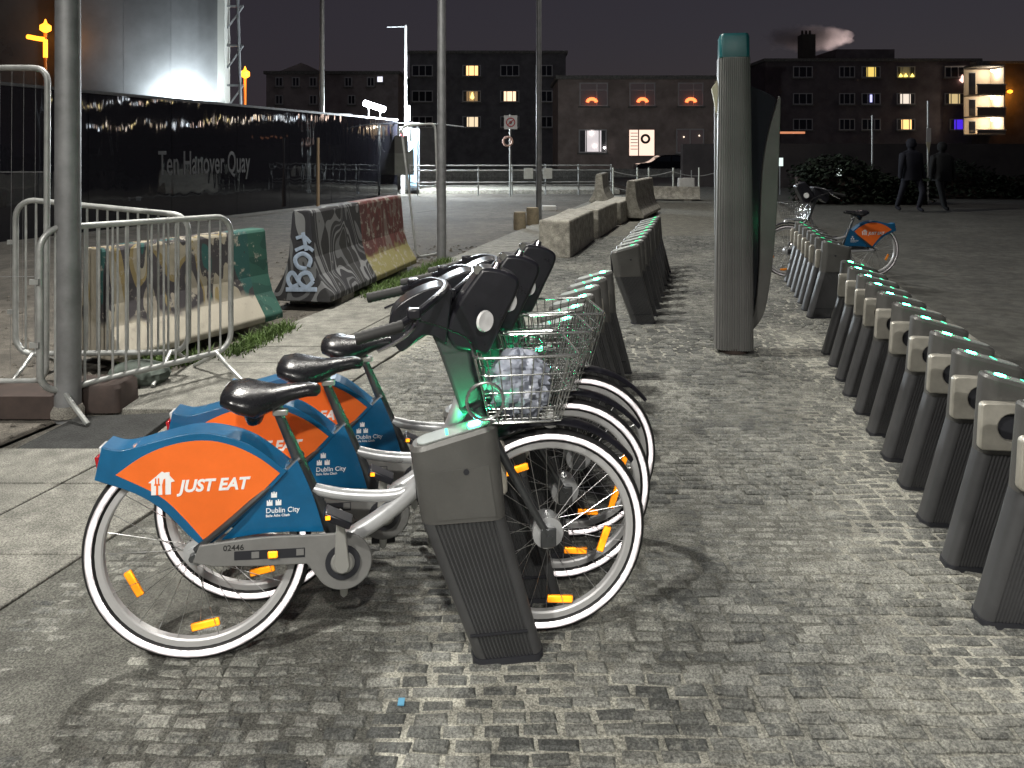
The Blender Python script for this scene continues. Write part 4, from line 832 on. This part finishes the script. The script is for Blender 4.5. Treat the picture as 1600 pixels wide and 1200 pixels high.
# no-entry style sign and lifebuoy on a post
q = W(797,300,28.0); sp = empty('sign_post', (q.x,27.8,0)); MB().tube([(0,0,0),(0,0,2.95)], .035, 8).build('pole', M['galv'], sp)
bd = MB().box((-.22,-.06,2.42),(.26,-.045,2.92)).build('board', mat('sign_white', (.5,.5,.5), .5), sp); MB().ring((.02,2.67), [(.13,-.066),(.17,-.066),(.17,-.0615),(.13,-.0615)], 24).build('red_ring', mat('sign_red', (.35,.04,.05), .5), bd)
MB().cbox((.02,-.068,2.67), (.27,.004,.035), Matrix.Rotation(R(-40),3,'Y')).build('red_bar', mat('sign_red', (.35,.04,.05), .5), bd); MB().disc((.02,2.66), .06, -.0625, -.065, 5).build('pictogram', M['ink'], bd)
tag(sp, 'post with square prohibition sign above the quay railing', 'sign')
lb = MB().ring((0,0), [(.16+.04*math.cos(a), .04*math.sin(a)) for a in np.linspace(0,2*math.pi,10)[:-1]], 28).build('lifebuoy', mat('lifebuoy_orange', (.5,.33,.27), .5, 0, .3, 4)); lb.location = (q.x-.08,27.70,1.98); tag(lb, 'pale lifebuoy ring hanging on the sign post', 'lifebuoy')

# quay coping, water and far bank
MW = mat('dark_water', (.004,.006,.008), .06, bump=.35, bscale=3)
sheet('water', [(-60,33.2),(5.5,33.2),(5.5,52),(-60,52)], -.05, MW)
MB().box((-4.4,29.9,-.05),(4.2,33,.14)).build('quay_coping', M['conc'], bevel=.03)['kind'] = 'structure'
MB().box((-60,52,-.1),(60,53,.5)).build('far_quay_wall', M['concd'])['kind'] = 'structure'
sheet('far_street', [(-200,53),(300,53),(300,140),(-200,140)], -.02, M['asph2'])

# ------------------------------------------------------------------ buildings
def brick_far(name, c): return mat(name, c, .9, 0, .3, .9, .4, 6)
def glow(name, c, s): return mat('lit_'+name, (.5,.45,.4), .5, emit=c, estr=s)
WARM, WHITE_, YEL, PINK = (1,.62,.30), (1,.86,.72), (1,.72,.16), (1,.74,.62)
MFRAME = mat('window_frame_dim', (.5,.48,.46), .5); MCURT = mat('net_curtain', (.10,.098,.10), .8, 0, .3, 8)
def window(par, o, d, rect, glowmat=None, bars=(.5,), sill=True, curtains=False, hbar=False, fr=None):
    """rect in photo pixels at depth d; built on the wall front at y = d."""
    a, b = W(rect[0], rect[3], d)-o, W(rect[2], rect[1], d)-o; x0, x1, z0, z1 = a.x, b.x, a.z, b.z; y = d-o.y
    w = MB().box((x0,y-.05,z0),(x1,y-.004,z1)).build('window', glowmat or M['glass'], par, smooth=False)
    f = MB(); t = .09
    f.box((x0-t,y-.12,z0-t),(x0,y-.003,z1+t)); f.box((x1,y-.12,z0-t),(x1+t,y-.003,z1+t)); f.box((x0,y-.12,z1),(x1,y-.003,z1+t)); f.box((x0,y-.12,z0-t),(x1,y-.003,z0))
    for q in bars: xx = x0+(x1-x0)*q; f.box((xx-.04,y-.115,z0),(xx+.04,y-.052,z1))
    if hbar: zz = z0+(z1-z0)*.7; f.box((x0,y-.112,zz-.03),(x1,y-.053,zz+.03))
    f.build('frame', fr or MFRAME, w, smooth=False)
    if sill: MB().box((x0-.2,y-.25,z0-.22),(x1+.2,y-.003,z0-.095)).build('sill', M['concd'], w, smooth=False)
    if curtains:
        for s in (0, 1):
            cw = (x1-x0)*random.uniform(.12,.26); MB().box((x0 if s == 0 else x1-cw, y-.075, z0),(x0+cw if s == 0 else x1, y-.055, z1)).build('curtain', MCURT, w, smooth=False)
    return w
def block(name, px0, px1, ytop, d, depth, mt, label, cat='building', roof=None, base=-.02):
    a, b = W(px0, ytop, d), W(px1, ytop, d); o = Vector((a.x, d, 0)); t = empty(name, o)
    MB().box((0,0,base),(b.x-a.x,depth,a.z)).build('wall', mt, t, smooth=False)
    if roof == 'flat': MB().box((-.2,-.25,a.z+.002),(b.x-a.x+.2,depth+.2,a.z+.3)).build('roof_edge', M['concd'], t, smooth=False)
    if roof == 'pitch':
        L = b.x-a.x; MB().loft([[(-.3,-.4,a.z+.002),(-.3,depth+.4,a.z+.002),(-.3,depth/2,a.z+depth*.33)],[(L+.3,-.4,a.z+.002),(L+.3,depth+.4,a.z+.002),(L+.3,depth/2,a.z+depth*.33)]]).build('roof', mat('dark_slate', (.05,.05,.055), .7, 0, .2, 2), t, smooth=False)
        MB().box((-.2,-.5,a.z-.12),(L+.2,-.40,a.z)).build('gutter', M['galvd'], t, smooth=False)
    return tag(t, label, cat), o
# brick house facing the square
hs, o = block('brick_house', 872, 1120, 124, 62, 8, brick_far('brown_brick', (.34,.27,.23)), 'two storey brick house with orange candle arches in upper windows', 'house', 'flat')
dm = mat('dim_curtained_glass', (.13,.12,.125), .35, emit=(.5,.35,.33), estr=.03)
for x0, x1 in ((907,948),(985,1022),(1061,1097)):
    w = window(hs, o, 62, (x0,131,x1,164), dm, (.62,), hbar=True)
    c = W((x0+x1)/2+(-3 if x0 < 950 else 0), 158, 62)-o; y = -.16; r = .36
    MB().tube([(c.x+r*math.cos(q), y, c.z-.1+r*.75*math.sin(q)) for q in np.linspace(0,math.pi,9)], .13, 8).build('candle_arch', glow('candle', (1,.16,.04), 2.6), w)
w = window(hs, o, 62, (906,204,946,237), glow('cool_room', (.9,.83,.85), .55), (.25,.75), curtains=True)
for px, py, e in ((924,208,.25),(929,228,.22),(944,231,.2)):
    c = W(px,py,62)-o; MB().lathe([(.02,c.z-e/2),(e/2,c.z-e*.2),(e/2,c.z+e*.2),(.02,c.z+e/2)], 10, (c.x,-.2)).build('lamp', glow('bulb', (1,.93,.95), 5), w)
dr = window(hs, o, 62, (983,203,1022,243), glow('hall', (1,.72,.58), 1.0), (.37,), sill=False, fr=mat('pink_door_frame', (.4,.26,.2), .5))
c = W(1008,217,62)-o; MB().ring((c.x,c.z), [(.30+.10*math.cos(a), -.16+.05*math.sin(a)) for a in np.linspace(0,2*math.pi,8)[:-1]], 18).build('wreath', mat('dark_wreath', (.02,.03,.02), .8), dr)
for k in range(6):
    z = W(0,208+k*5,62).z; a, b = W(985,0,62).x-o.x, W(996,0,62).x-o.x; MB().box((a,-.125,z-.03),(b,-.055,z+.03)).build('blind_slat', mat('blind', (.6,.45,.4), .6), dr)
w = window(hs, o, 62, (1058,203,1098,238), dm, (.5,))
for px, py in ((1068,214),(1075,228),(1090,229),(1092,212)):
    c = W(px,py,62)-o; MB().lathe([(.01,c.z-.07),(.07,c.z),(.01,c.z+.07)], 8, (c.x,-.14)).build('fairy_light', glow('fairy', (1,.8,.6), 1.6), w)
# dark apartment block left of the house
ap, o = block('apartment_block', 640, 884, 84, 80, 10, brick_far('dark_brick', (.16,.15,.15)), 'dark four storey apartment block with scattered lit windows behind the railings', roof='flat')
for y0 in (103,143,183):
    for x0, x1 in ((645,675),(724,750),(783,810),(838,862)):
        lit = {(724,103):glow('warm_orange',(1,.55,.22),1.5),(724,143):glow('warm_dim',(1,.6,.25),.18),(783,143):glow('peach',(1,.66,.42),1.3),(724,183):glow('cream',(1,.78,.5),.8),(783,183):glow('cream2',(1,.7,.42),.7)}.get((x0,y0))
        w = window(ap, o, 80, (x0,y0,x1,y0+15), lit, (.33,.66), curtains=bool(lit))
        if (x0,y0) == (724,143):
            c = W(738,150,80)-o; MB().lathe([(.02,c.z-.35),(.2,c.z-.2),(.02,c.z+.4)], 8, (c.x,-.2)).build('lit_tree', glow('tree', (1,.66,.2), 2.2), w)
# gabled building at the left
gb, o = block('gabled_building', 416, 622, 116, 75, 9, brick_far('brown_grey_brick', (.32,.27,.25)), 'brown brick building with small gable behind the hoarding', roof='flat')
a = W(440,116,75)-o; b = W(500,116,75)-o; p = W(472,104,75)-o; MB().prism([(a.x,a.z+.31),(b.x,b.z+.31),(p.x,p.z+.35)], -.28, 3).build('gable', brick_far('brown_grey_brick', (0,0,0)), gb, smooth=False)
for x0, y0 in ((432,122),(458,122),(485,122),(540,122),(575,122),(432,150),(485,150),(545,150)): window(gb, o, 75, (x0,y0,x0+9,y0+12), None, (.5,))
window(gb, o, 75, (590,120,598,128), glow('gable_lamp', (.85,.85,1), 1.2), ())
# right hand apartment block with lit windows and open lit balconies
ra, o = block('apartment_block', 1196, 1530, 96, 82, 11, brick_far('plum_brick', (.15,.125,.125)), 'long dark apartment block at the right with lit windows and chimney', roof='flat')
a = W(1330,75,82)-o; MB().box((W(1312,0,82).x-o.x, 1, (W(0,96,82)).z+.31),(W(1405,0,82).x-o.x,8,a.z)).build('roof_storey', brick_far('plum_brick', (0,0,0)), ra, smooth=False)
c0, c1 = W(1262,66,82)-o, W(1283,50,82)-o; chm = MB().box((c0.x,1.5,W(0,96,82).z+.305),(c1.x,2.9,c1.z)).build('chimney', brick_far('chimney_brick', (.07,.06,.05)), ra, smooth=False)
for k in range(3): xx = c0.x+.25+k*.42; MB().lathe([(.14,c1.z+.001),(.11,c1.z+.5)], 8, (xx,2.2)).build('chimney_pot', M['brownbox'], chm)
RL = {(1347,105):glow('yellow_room',YEL,.75),(1403,105):glow('candles',(.6,.5,.2),.06),(1403,147):glow('white_room',WHITE_,.75),(1402,187):glow('amber_room',(1,.58,.2),1.3),(1477,147):glow('yellow_left',(1,.75,.35),.5),(1485,187):glow('blue_room',(.08,.02,1),.6),(1347,147):None}
for y0 in (105,147,187):
    for x0, wd_ in ((1240,28),(1312,22),(1347,27),(1402,26),(1477 if y0 < 187 else 1485,28)):
        g = None
        for (gx_,gy_), v in RL.items():
            if abs(gx_-x0) < 4 and gy_ == y0: g = v
        w = window(ra, o, 82, (x0,y0,x0+wd_,y0+15), g, (.3,.7), curtains=bool(g))
        if (x0,y0) == (1402,105):
            for q in (1406,1414,1424):
                c = W(q,118,82)-o; MB().lathe([(.2,c.z-.12),(.12,c.z),(.01,c.z+.2)], 8, (c.x,-.2)).build('candle', glow('candle_y', (1,.75,.15), 2.5), w)
        if (x0,y0) == (1347,147):
            c = W(1360,154,82)-o; MB().box((c.x-.1,-.2,c.z-.4),(c.x+.1,-.125,c.z+.4)).build('blue_light', glow('telly', (.5,.5,1), 1.3), w)
        if (x0,y0) == (1477,105):
            c = W(1502,124,82)-o; MB().lathe([(.02,c.z-.4),(.3,c.z-.1),(.02,c.z+.5)], 8, (c.x,-.2)).build('lamp', glow('pink_lamp', (1,.6,.5), 1.6), w)
ob, o2 = block('balcony_block', 1527, 1640, 100, 81, 9, brick_far('ochre_render', (.12,.09,.07)), 'building end with three brightly lit stacked balconies at the right', roof='flat')
for k, (y0, y1, yf) in enumerate(((105,133,147),(148,169,181),(183,204,209))):
    xa, xb = W(1527,0,78.6).x-o2.x, W(1571,0,78.6).x-o2.x; y = -2.4; zf, zt, zp = W(0,yf,78.6).z, W(0,y0,78.6).z, W(0,y1,78.6).z
    fl_ = MB().box((xa,y,zf-.12),(xb,-.005,zf)).build('balcony', mat('balcony_cream', (.55,.47,.36), .7), ob, smooth=False)
    MB().box((xa,y-.06,zf+.004),(xb,y,zp)).build('parapet', mat('balcony_parapet', (.24,.19,.15), .8), fl_, smooth=False)
    MB().box((xa-.05,y-.12,zp+.003),(xb+.05,y+.06,zp+.12)).build('coping', mat('balcony_coping', (.75,.68,.56), .7), fl_, smooth=False)
    MB().box((xa,-.06,zf+.004),(xb,-.008,zt)).build('back_wall', mat('balcony_back', (.7,.6,.45), .8), fl_, smooth=False)
    MB().box((xb-.12,y+.07,zf+.004),(xb,-.07,zt)).build('side_wall', mat('balcony_back', (.7,.6,.45), .8), fl_, smooth=False)
    MB().box((xa+.55,-.10,zf+.1),(xa+1.2,-.062,zt-.35)).build('door', M['glass'], fl_, smooth=False)
    MB().box((xa+.5,-.115,zt-.345),(xa+1.25,-.062,zt-.28)).build('door_head', MFRAME, fl_, smooth=False)
    MB().lathe([(.02,zt-.35),(.14,zt-.28),(.14,zt-.16),(.02,zt-.1)], 10, (xb-.6,-1.2)).build('ceiling_lamp', glow('balcony_lamp', (1,.88,.8), 14), fl_)
    l = bpy.data.lights.new('balcony_light', 'POINT'); l.energy = 75; l.color = (1,.86,.7); l.shadow_soft_size = .1; lo = bpy.data.objects.new('balcony_light', l); lo.location = (xb-.7,-1.3,zt-.45); lo.parent = fl_; COL.objects.link(lo)
MB().box((W(1527,0,78.6).x-o2.x,-2.4,W(0,103,78.6).z),(W(1571,0,78.6).x-o2.x,-.005,W(0,100,78.6).z)).build('balcony_roof', M['concd'], ob, smooth=False)
wl = W(1578,143,79.6); fx = empty('wall_lamp', wl); MB().lathe([(.02,-.2),(.25,-.1),(.25,.1),(.02,.2)], 10).build('lens', M['orangelamp'], fx); MB().tube([(0,0,.15),(0,1.4,.2)], .05, 6).build('arm', M['dsteel'], fx)
l = bpy.data.lights.new('wall_light', 'POINT'); l.energy = 110; l.color = (1,.42,.06); l.shadow_soft_size = .2; lo = bpy.data.objects.new('wall_light', l); lo.location = (.25,.2,-.15); lo.parent = fx; COL.objects.link(lo)
tag(fx, 'orange wall lamp lighting the building end by the balconies', 'lamp')
# further blocks along the same street, off to the right: they show only as reflections in the black hoarding
sb, o3 = block('terrace_block', 1720, 2900, 60, 88, 10, brick_far('plum_brick', (0,0,0)), 'terrace with many lit windows out of frame to the right', roof='flat')
cols = [(1,.8,.6), WHITE_, (1,.8,.4), PINK, (.8,.9,1), (.9,.95,1)]
for k in range(30):
    x0 = 1750+(k % 15)*76+random.randint(-14,14); y0 = 95 + (k//15)*62 + random.randint(-4,4)
    window(sb, o3, 88, (x0,y0,x0+13,y0+12), glow('terrace_%d' % (k % 6), cols[k % 6], 26), (.5,), sill=False)

# cladded building with floodlit panel behind the hoarding
MCL = mat('grey_cladding', (.17,.175,.18), .5, 0, .2, .6); MCL2 = mat('grey_cladding_left', (.16,.16,.15), .3, .2, .2, .5)
cb = empty('cladded_building', (W(118,300,31).x,31,0)); cw = W(342,300,31).x-W(118,300,31).x
for k in range(3): MB().box((cw*k/3,0,0),(cw*(k+1)/3-.012,.4,12)).build('cladding_panel', MCL, cb, smooth=False)
MB().box((-9,.0,0),(-.45,4,12)).build('side_wing', MCL2, cb, smooth=False)
MB().box((-.42,-.15,0),(-.08,.3,12)).build('corner_post', M['dsteel'], cb, smooth=False)
MB().box((cw+.02,-.2,0),(cw+.30,.4,12)).build('white_mast', mat('pale_mast', (.5,.5,.46), .6), cb, smooth=False)
for k in range(5): MB().tube([(cw+.3,.1,3.4+k*1.6),(cw+.95,.1,4.3+k*1.6)], .04, 6).build('brace', M['galvd'], cb); MB().tube([(cw+.3,.1,4.3+k*1.6),(cw+.95,.1,4.3+k*1.6)], .05, 6).build('brace', M['galvd'], cb)
MB().tube([(cw+.95,.1,0),(cw+.62,.1,11.5)], .06, 8).build('outer_mast', M['galvd'], cb)
tag(cb, 'grey clad building with floodlit base behind the hoarding at the left', 'building')
fx = empty('floodlight', W(275,170,30.45)); MB().cbox((0,0,0), (.9,.25,.2), Matrix.Rotation(R(20),3,'X')).build('housing', M['dsteel'], fx, bevel=.03); MB().cbox((0,-.02,.115), (.8,.2,.02), Matrix.Rotation(R(20),3,'X')).build('lens', M['led_white'], fx); MB().tube([(0,0,-.1),(0,0,-3.2)], .04, 6).build('stand', M['dsteel'], fx)
l = bpy.data.lights.new('flood_beam', 'SPOT'); l.energy = 1200; l.spot_size = R(170); l.spot_blend = .4; l.shadow_soft_size = .2; l.color = (.86,.96,1); lo = bpy.data.objects.new('flood_beam', l); lo.location = (0,-.1,.2); lo.rotation_euler = (R(125),0,0); lo.parent = fx; COL.objects.link(lo)
tag(fx, 'floodlight shining up the grey cladding behind the hoarding', 'floodlight')
def orange_lamp(px, py, d, foot, label, watts):
    p = W(px,py,d); t = empty('orange_lamp', (p.x,d,0)); MB().tube([(0,0,foot),(0,0,p.z-.18)], .06, 8).build('pole', M['orangepole'], t); MB().lathe([(.02,p.z-.2),(.2,p.z-.08),(.2,p.z+.1),(.06,p.z+.2),(.02,p.z+.35)], 12).build('lamp', M['orangelamp'], t)
    l = bpy.data.lights.new('orange_light', 'POINT'); l.energy = watts; l.color = (1,.4,.05); l.shadow_soft_size = .2; lo = bpy.data.objects.new('orange_light', l); lo.location = (0,-.6,p.z-.2); lo.parent = t; COL.objects.link(lo); return tag(t, label, 'lamp', 'orange site lamps')
orange_lamp(383,116,34,0,'orange lamp on a short pole right of the floodlit cladding',50)
t = orange_lamp(71,44,30,0,'orange lamp with bent arm left of the thick lamp post',20); p = W(71,62,30); MB().tube([(0,0,p.z),(-.35,0,p.z+.05),(-.7,0,p.z+.12)], .09, 8).build('arm', M['orangelamp'], t); MB().tube([(0,0,p.z),(0,0,p.z-.7)], .08, 8).build('lit_stem', M['orangelamp'], t)  # a lamp's reflection in the facade, modelled as glowing lamp, arm and stem
# site cabin roof line glowing behind the hoarding
cbn = empty('site_cabin', (W(385,170,33).x,33,0)); ln = W(545,170,33).x-W(385,170,33).x; MB().box((0,0,0),(ln,2.5,3.1)).build('wall', mat('cabin_white', (.55,.56,.56), .6), cbn, smooth=False); MB().box((-.1,-.1,3.102),(ln+.1,2.6,3.25)).build('roof', mat('cabin_white', (.55,.56,.56), .6), cbn, smooth=False)
for k in range(9): MB().box((.25+k*ln/9.3,-.03,2.5),(.25+k*ln/9.3+.25,-.004,3.0)).build('vent', M['dsteel'], cbn, smooth=False)
l = bpy.data.lights.new('cabin_light', 'POINT'); l.energy = 160; l.color = (.9,.96,1); l.shadow_soft_size = .3; lo = bpy.data.objects.new('cabin_light', l); lo.location = (ln*.5,-1.6,3.0); lo.parent = cbn; COL.objects.link(lo)
tag(cbn, 'white site cabin showing its roof line above the hoarding', 'cabin')

# ------------------------------------------------------------------ parked car before the brick house
def make_car(px, d, label):
    q = W(px, 270, d); t = empty('parked_car', (q.x,d,0)); MC = mat('dark_car_paint', (.012,.012,.016), .18, .3, coat=.6)
    body = curve2([(-2.15,.35),(-2.2,.6),(-2.0,.82),(-1.2,.95),(-.55,1.38),(.3,1.46),(1.2,1.36),(1.85,.98),(2.15,.85),(2.2,.45),(2.1,.3)], 4)
    MB().prism(body+[(-2.0,.28)], -.85, .85).build('body', MC, t, bevel=.06)
    MB().prism([(-.95,.98),(-.5,1.30),(.2,1.37),(.2,.98)], -.853, -.858).build('side_window', M['glass'], t, smooth=False); MB().prism([(.3,.98),(.3,1.37),(1.05,1.29),(1.55,.98)], -.853, -.858).build('side_window', M['glass'], t, smooth=False)
    for x in (-1.35,1.35):
        w = MB().ring((x,.32), [(.20,-.9),(.32,-.9),(.33,-.8),(.32,-.70),(.20,-.70)], 24).build('wheel', M['tyre'], t); MB().disc((x,.32), .19, -.88, -.86, 16).build('hubcap', M['rim'], w)
    MB().cbox((-2.12,-.6,.68), (.16,.35,.14)).build('headlight', M['clear'], t, bevel=.03); MB().cbox((2.1,-.6,.8), (.16,.35,.14)).build('tail_light', M['redl'], t, bevel=.03)
    return tag(t, label, 'car')
make_car(1040, 55.5, 'dark car parked in front of the brick house door')
# walking pair, dark clothes
def person(px, d, h, rz, label, coat, swing):
    x = W(px,0,d).x; s = h/1.78
    t = empty('person', (x,d,-.055), rz); t.scale = (1.25,1.25,1.07)
    J = [((0,0,.95),.155),((0,.01,1.15),.15),((0,.02,1.38),.165),((0,.01,1.50),.075),((0,0,1.57),.07),((0,-.01,1.66),.098),((0,0,1.75),.075),
         ((.10,0,.90),.105),((.11,-swing,.50),.075),((.12,-swing*.4+.02,.09),.055),((.12,-swing*.4-.13,.04),.04),
         ((-.10,0,.90),.105),((-.11,swing*.7,.50),.075),((-.12,swing*1.4,.10),.055),((-.12,swing*1.4-.12,.05),.04),
         ((.21,.01,1.40),.085),((.27,.04,1.14),.062),((.26,-.06,.90),.048),((.255,-.09,.81),.042),((-.21,.01,1.40),.085),((-.27,-.02,1.14),.062),((-.26,.02,.90),.048),((-.255,.02,.81),.042)]
    E_ = [(0,1),(1,2),(2,3),(3,4),(4,5),(5,6),(0,7),(7,8),(8,9),(9,10),(0,11),(11,12),(12,13),(13,14),(2,15),(15,16),(16,17),(17,18),(2,19),(19,20),(20,21),(21,22)]
    me = bpy.data.meshes.new('body'); me.from_pydata([tuple(c*s for c in j[0]) for j in J], E_, []); o = bpy.data.objects.new('body', me); COL.objects.link(o); o.parent = t
    sk = o.modifiers.new('skin', 'SKIN'); sk.use_smooth_shade = True; sl = me.skin_vertices[0].data
    for i, j in enumerate(J): sl[i].radius = (j[1]*s, j[1]*s*.85)
    sl[0].use_root = True; ss = o.modifiers.new('sub', 'SUBSURF'); ss.levels = 2; ss.render_levels = 2; me.materials.append(coat)
    MB().lathe([(.02,1.80*s),(.075*s,1.775*s),(.105*s,1.70*s),(.10*s,1.62*s),(.085*s,1.58*s)], 14).build('hood', coat, t)
    MB().loft([[(x_*1.0*s,y_*1.0*s,.78*s) for x_,y_ in rr_section(-.20,.20,.15,.12)],[(x_*s,y_*s,1.1*s) for x_,y_ in rr_section(-.19,.19,.14,.12)],[(x_*s,y_*s,1.42*s) for x_,y_ in rr_section(-.215,.215,.14,.12)],[(x_*s,y_*s,1.51*s) for x_,y_ in rr_section(-.09,.09,.08,.07)]]).build('coat', coat, t, ang=80)
    return tag(t, label, 'person', 'pair of people walking')
person(1424, 21.0, 1.86, R(15), 'person in dark navy hooded coat walking, left of a pair', mat('navy_coat', (.005,.006,.014), .85), .20)
person(1472, 21.6, 1.78, R(8), 'person in black hooded coat walking, right of a pair', mat('black_coat', (.004,.005,.006), .85), -.18)
# hedge, poles and low lights at the back right
def hedge(x0, x1, d, h, label, n, name='hedge'):
    t = empty(name, (x0,d,0)); V, Fc = [], []
    for _ in range(n):
        x = random.uniform(0,x1-x0); top = h*(.75+.3*math.sin(x*1.3)*math.sin(x*.37+1)); z = random.uniform(0,top); y = random.gauss(0,.35); r = random.uniform(.05,.11); o = len(V); a = random.uniform(0,6.3); b = random.uniform(-1,1)
        u = Vector((math.cos(a),math.sin(a),b)).normalized()*r; w = Vector((-math.sin(a),math.cos(a),random.uniform(-1,1))).normalized()*r*.6; c = Vector((x,y,z))
        V += [c-u, c+w, c+u, c-w]; Fc += [(o,o+1,o+2,o+3)]
    me = bpy.data.meshes.new('foliage'); me.from_pydata([tuple(v) for v in V], [], Fc); me.materials.append(mat('dark_foliage', (.012,.022,.011), .8, 0, .4, 2)); o = bpy.data.objects.new('foliage', me); COL.objects.link(o); o.parent = t
    MB().box((0.05,-.12,-.06),(x1-x0-.05,.12,h*.55)).build('stems', M['brownbox'], t, smooth=False); return tag(t, label, 'hedge', 'dark hedges at the back right')
hedge(9.0, 13.2, 24.5, 1.45, 'dark hedge behind the lone bicycle at the right', 5000)
hedge(14.4, 22, 27.5, 1.3, 'dark hedge to the right of the walking pair', 5500)
rw = MB().box((8.0,36,-.06),(40,36.5,2.0)).build('boundary_wall', brick_far('dark_boundary_brick', (.045,.036,.034)), smooth=False); tag(rw, 'long dark brick boundary wall below the right hand apartments', 'wall')
for px, y0, y1, d, lab in ((1363,180,300,26,'thin pale pole left of the walking pair'),(1450,158,312,24,'thin pole with pale sign between the walking pair')):
    p = W(px,y0,d); t = empty('pole', (p.x,d,0)); MB().tube([(0,0,-.06),(0,0,p.z)], .03, 8).build('pole', M['galv'], t)
    if px == 1450: MB().box((-.07,-.05,W(0,222,d).z),(.07,-.035,W(0,200,d).z)).build('sign', mat('sign_white', (.5,.5,.5), .5), t); MB().prism([(-.09,W(0,222,d).z),(.06,W(0,222,d).z),(.0,W(0,240,d).z)], -.05, -.04).build('pennant', M['cream'], t)
    tag(t, lab, 'pole', 'thin poles at the right')
for px, py, lab in ((1219,253,'small lit white sign left of the lone bicycle handlebars'),(1310,268,'small lit white sign above the lone bicycle frame')):
    p = W(px,py,30); t = empty('lit_sign', (p.x,30,0)); MB().box((-.1,-.04,p.z-.16),(.1,0,p.z+.16)).build('panel', glow('small_sign', (.85,1,.95), .8), t); MB().tube([(0,.03,-.06),(0,.03,p.z)], .025, 6).build('post', M['galvd'], t); tag(t, lab, 'sign', 'small lit signs')
t = MB().box((0,-.1,0),(W(1258,0,34).x-W(1213,0,34).x,0,.10)).build('light_strip', glow('strip', (1,.33,.12), .5)); t.location = W(1214,209,35.9); t.location.z = W(0,209,35.9).z; tag(t, 'thin orange light strip on the boundary wall by the totem fin', 'light')
# smoke drifting from the chimney
def smoke(c, e, name='smoke'):
    o = blob(name, (0,0,0), e, None, 21, .45, 28, 16, False); o.data.materials.clear(); o.location = c
    m = bpy.data.materials.new('smoke'); m.use_nodes = True; n = m.node_tree; n.nodes.remove(n.nodes['Principled BSDF']); v = n.nodes.new('ShaderNodeVolumePrincipled'); v.inputs['Color'].default_value = (.9,.85,.84,1); v.inputs['Anisotropy'].default_value = .2
    tc = n.nodes.new('ShaderNodeTexCoord'); mp = n.nodes.new('ShaderNodeMapping'); mp.inputs['Scale'].default_value = (1/e[0],1/e[1],1/e[2]); n.links.new(tc.outputs['Object'], mp.inputs['Vector'])
    ln_ = n.nodes.new('ShaderNodeVectorMath'); ln_.operation = 'LENGTH'; n.links.new(mp.outputs[0], ln_.inputs[0])
    nn = n.nodes.new('ShaderNodeTexNoise'); nn.inputs['Scale'].default_value = .7; nn.inputs['Detail'].default_value = 4; n.links.new(tc.outputs['Object'], nn.inputs['Vector'])
    ad = n.nodes.new('ShaderNodeMath'); ad.operation = 'SUBTRACT'; n.links.new(ln_.outputs['Value'], ad.inputs[1]); ad.inputs[0].default_value = .55
    a2 = n.nodes.new('ShaderNodeMath'); a2.operation = 'ADD'; n.links.new(ad.outputs[0], a2.inputs[0]); n.links.new(nn.outputs['Fac'], a2.inputs[1])
    mr = n.nodes.new('ShaderNodeMapRange'); mr.inputs['From Min'].default_value = .12; mr.inputs['From Max'].default_value = .9; mr.inputs['To Max'].default_value = 1.3; n.links.new(a2.outputs[0], mr.inputs['Value']); n.links.new(mr.outputs[0], v.inputs['Density'])
    n.links.new(v.outputs[0], n.nodes['Material Output'].inputs['Volume']); o.data.materials.append(m); return tag(o, 'pale chimney smoke drifting over the apartment roof', 'smoke', kind='stuff')
c = W(1262,60,88); smoke((c.x,88,c.z), (5.6,2.0,1.7))
rl = empty('roof_lamp', (W(1322,80,90).x, 90.5, W(0,80,90).z)); MB().lathe([(.05,-1.2),(.05,-.1),(.16,-.05),(.16,.1),(.02,.16)], 10).build('lamp', glow('roof_lamp', (1,.75,.7), 6), rl)
l = bpy.data.lights.new('roof_light', 'POINT'); l.energy = 900; l.color = (1,.78,.74); l.shadow_soft_size = .15; lo = bpy.data.objects.new('roof_light', l); lo.location = (0,0,.5); lo.parent = rl; COL.objects.link(lo); tag(rl, 'roof lamp behind the parapet lighting the chimney smoke', 'lamp')
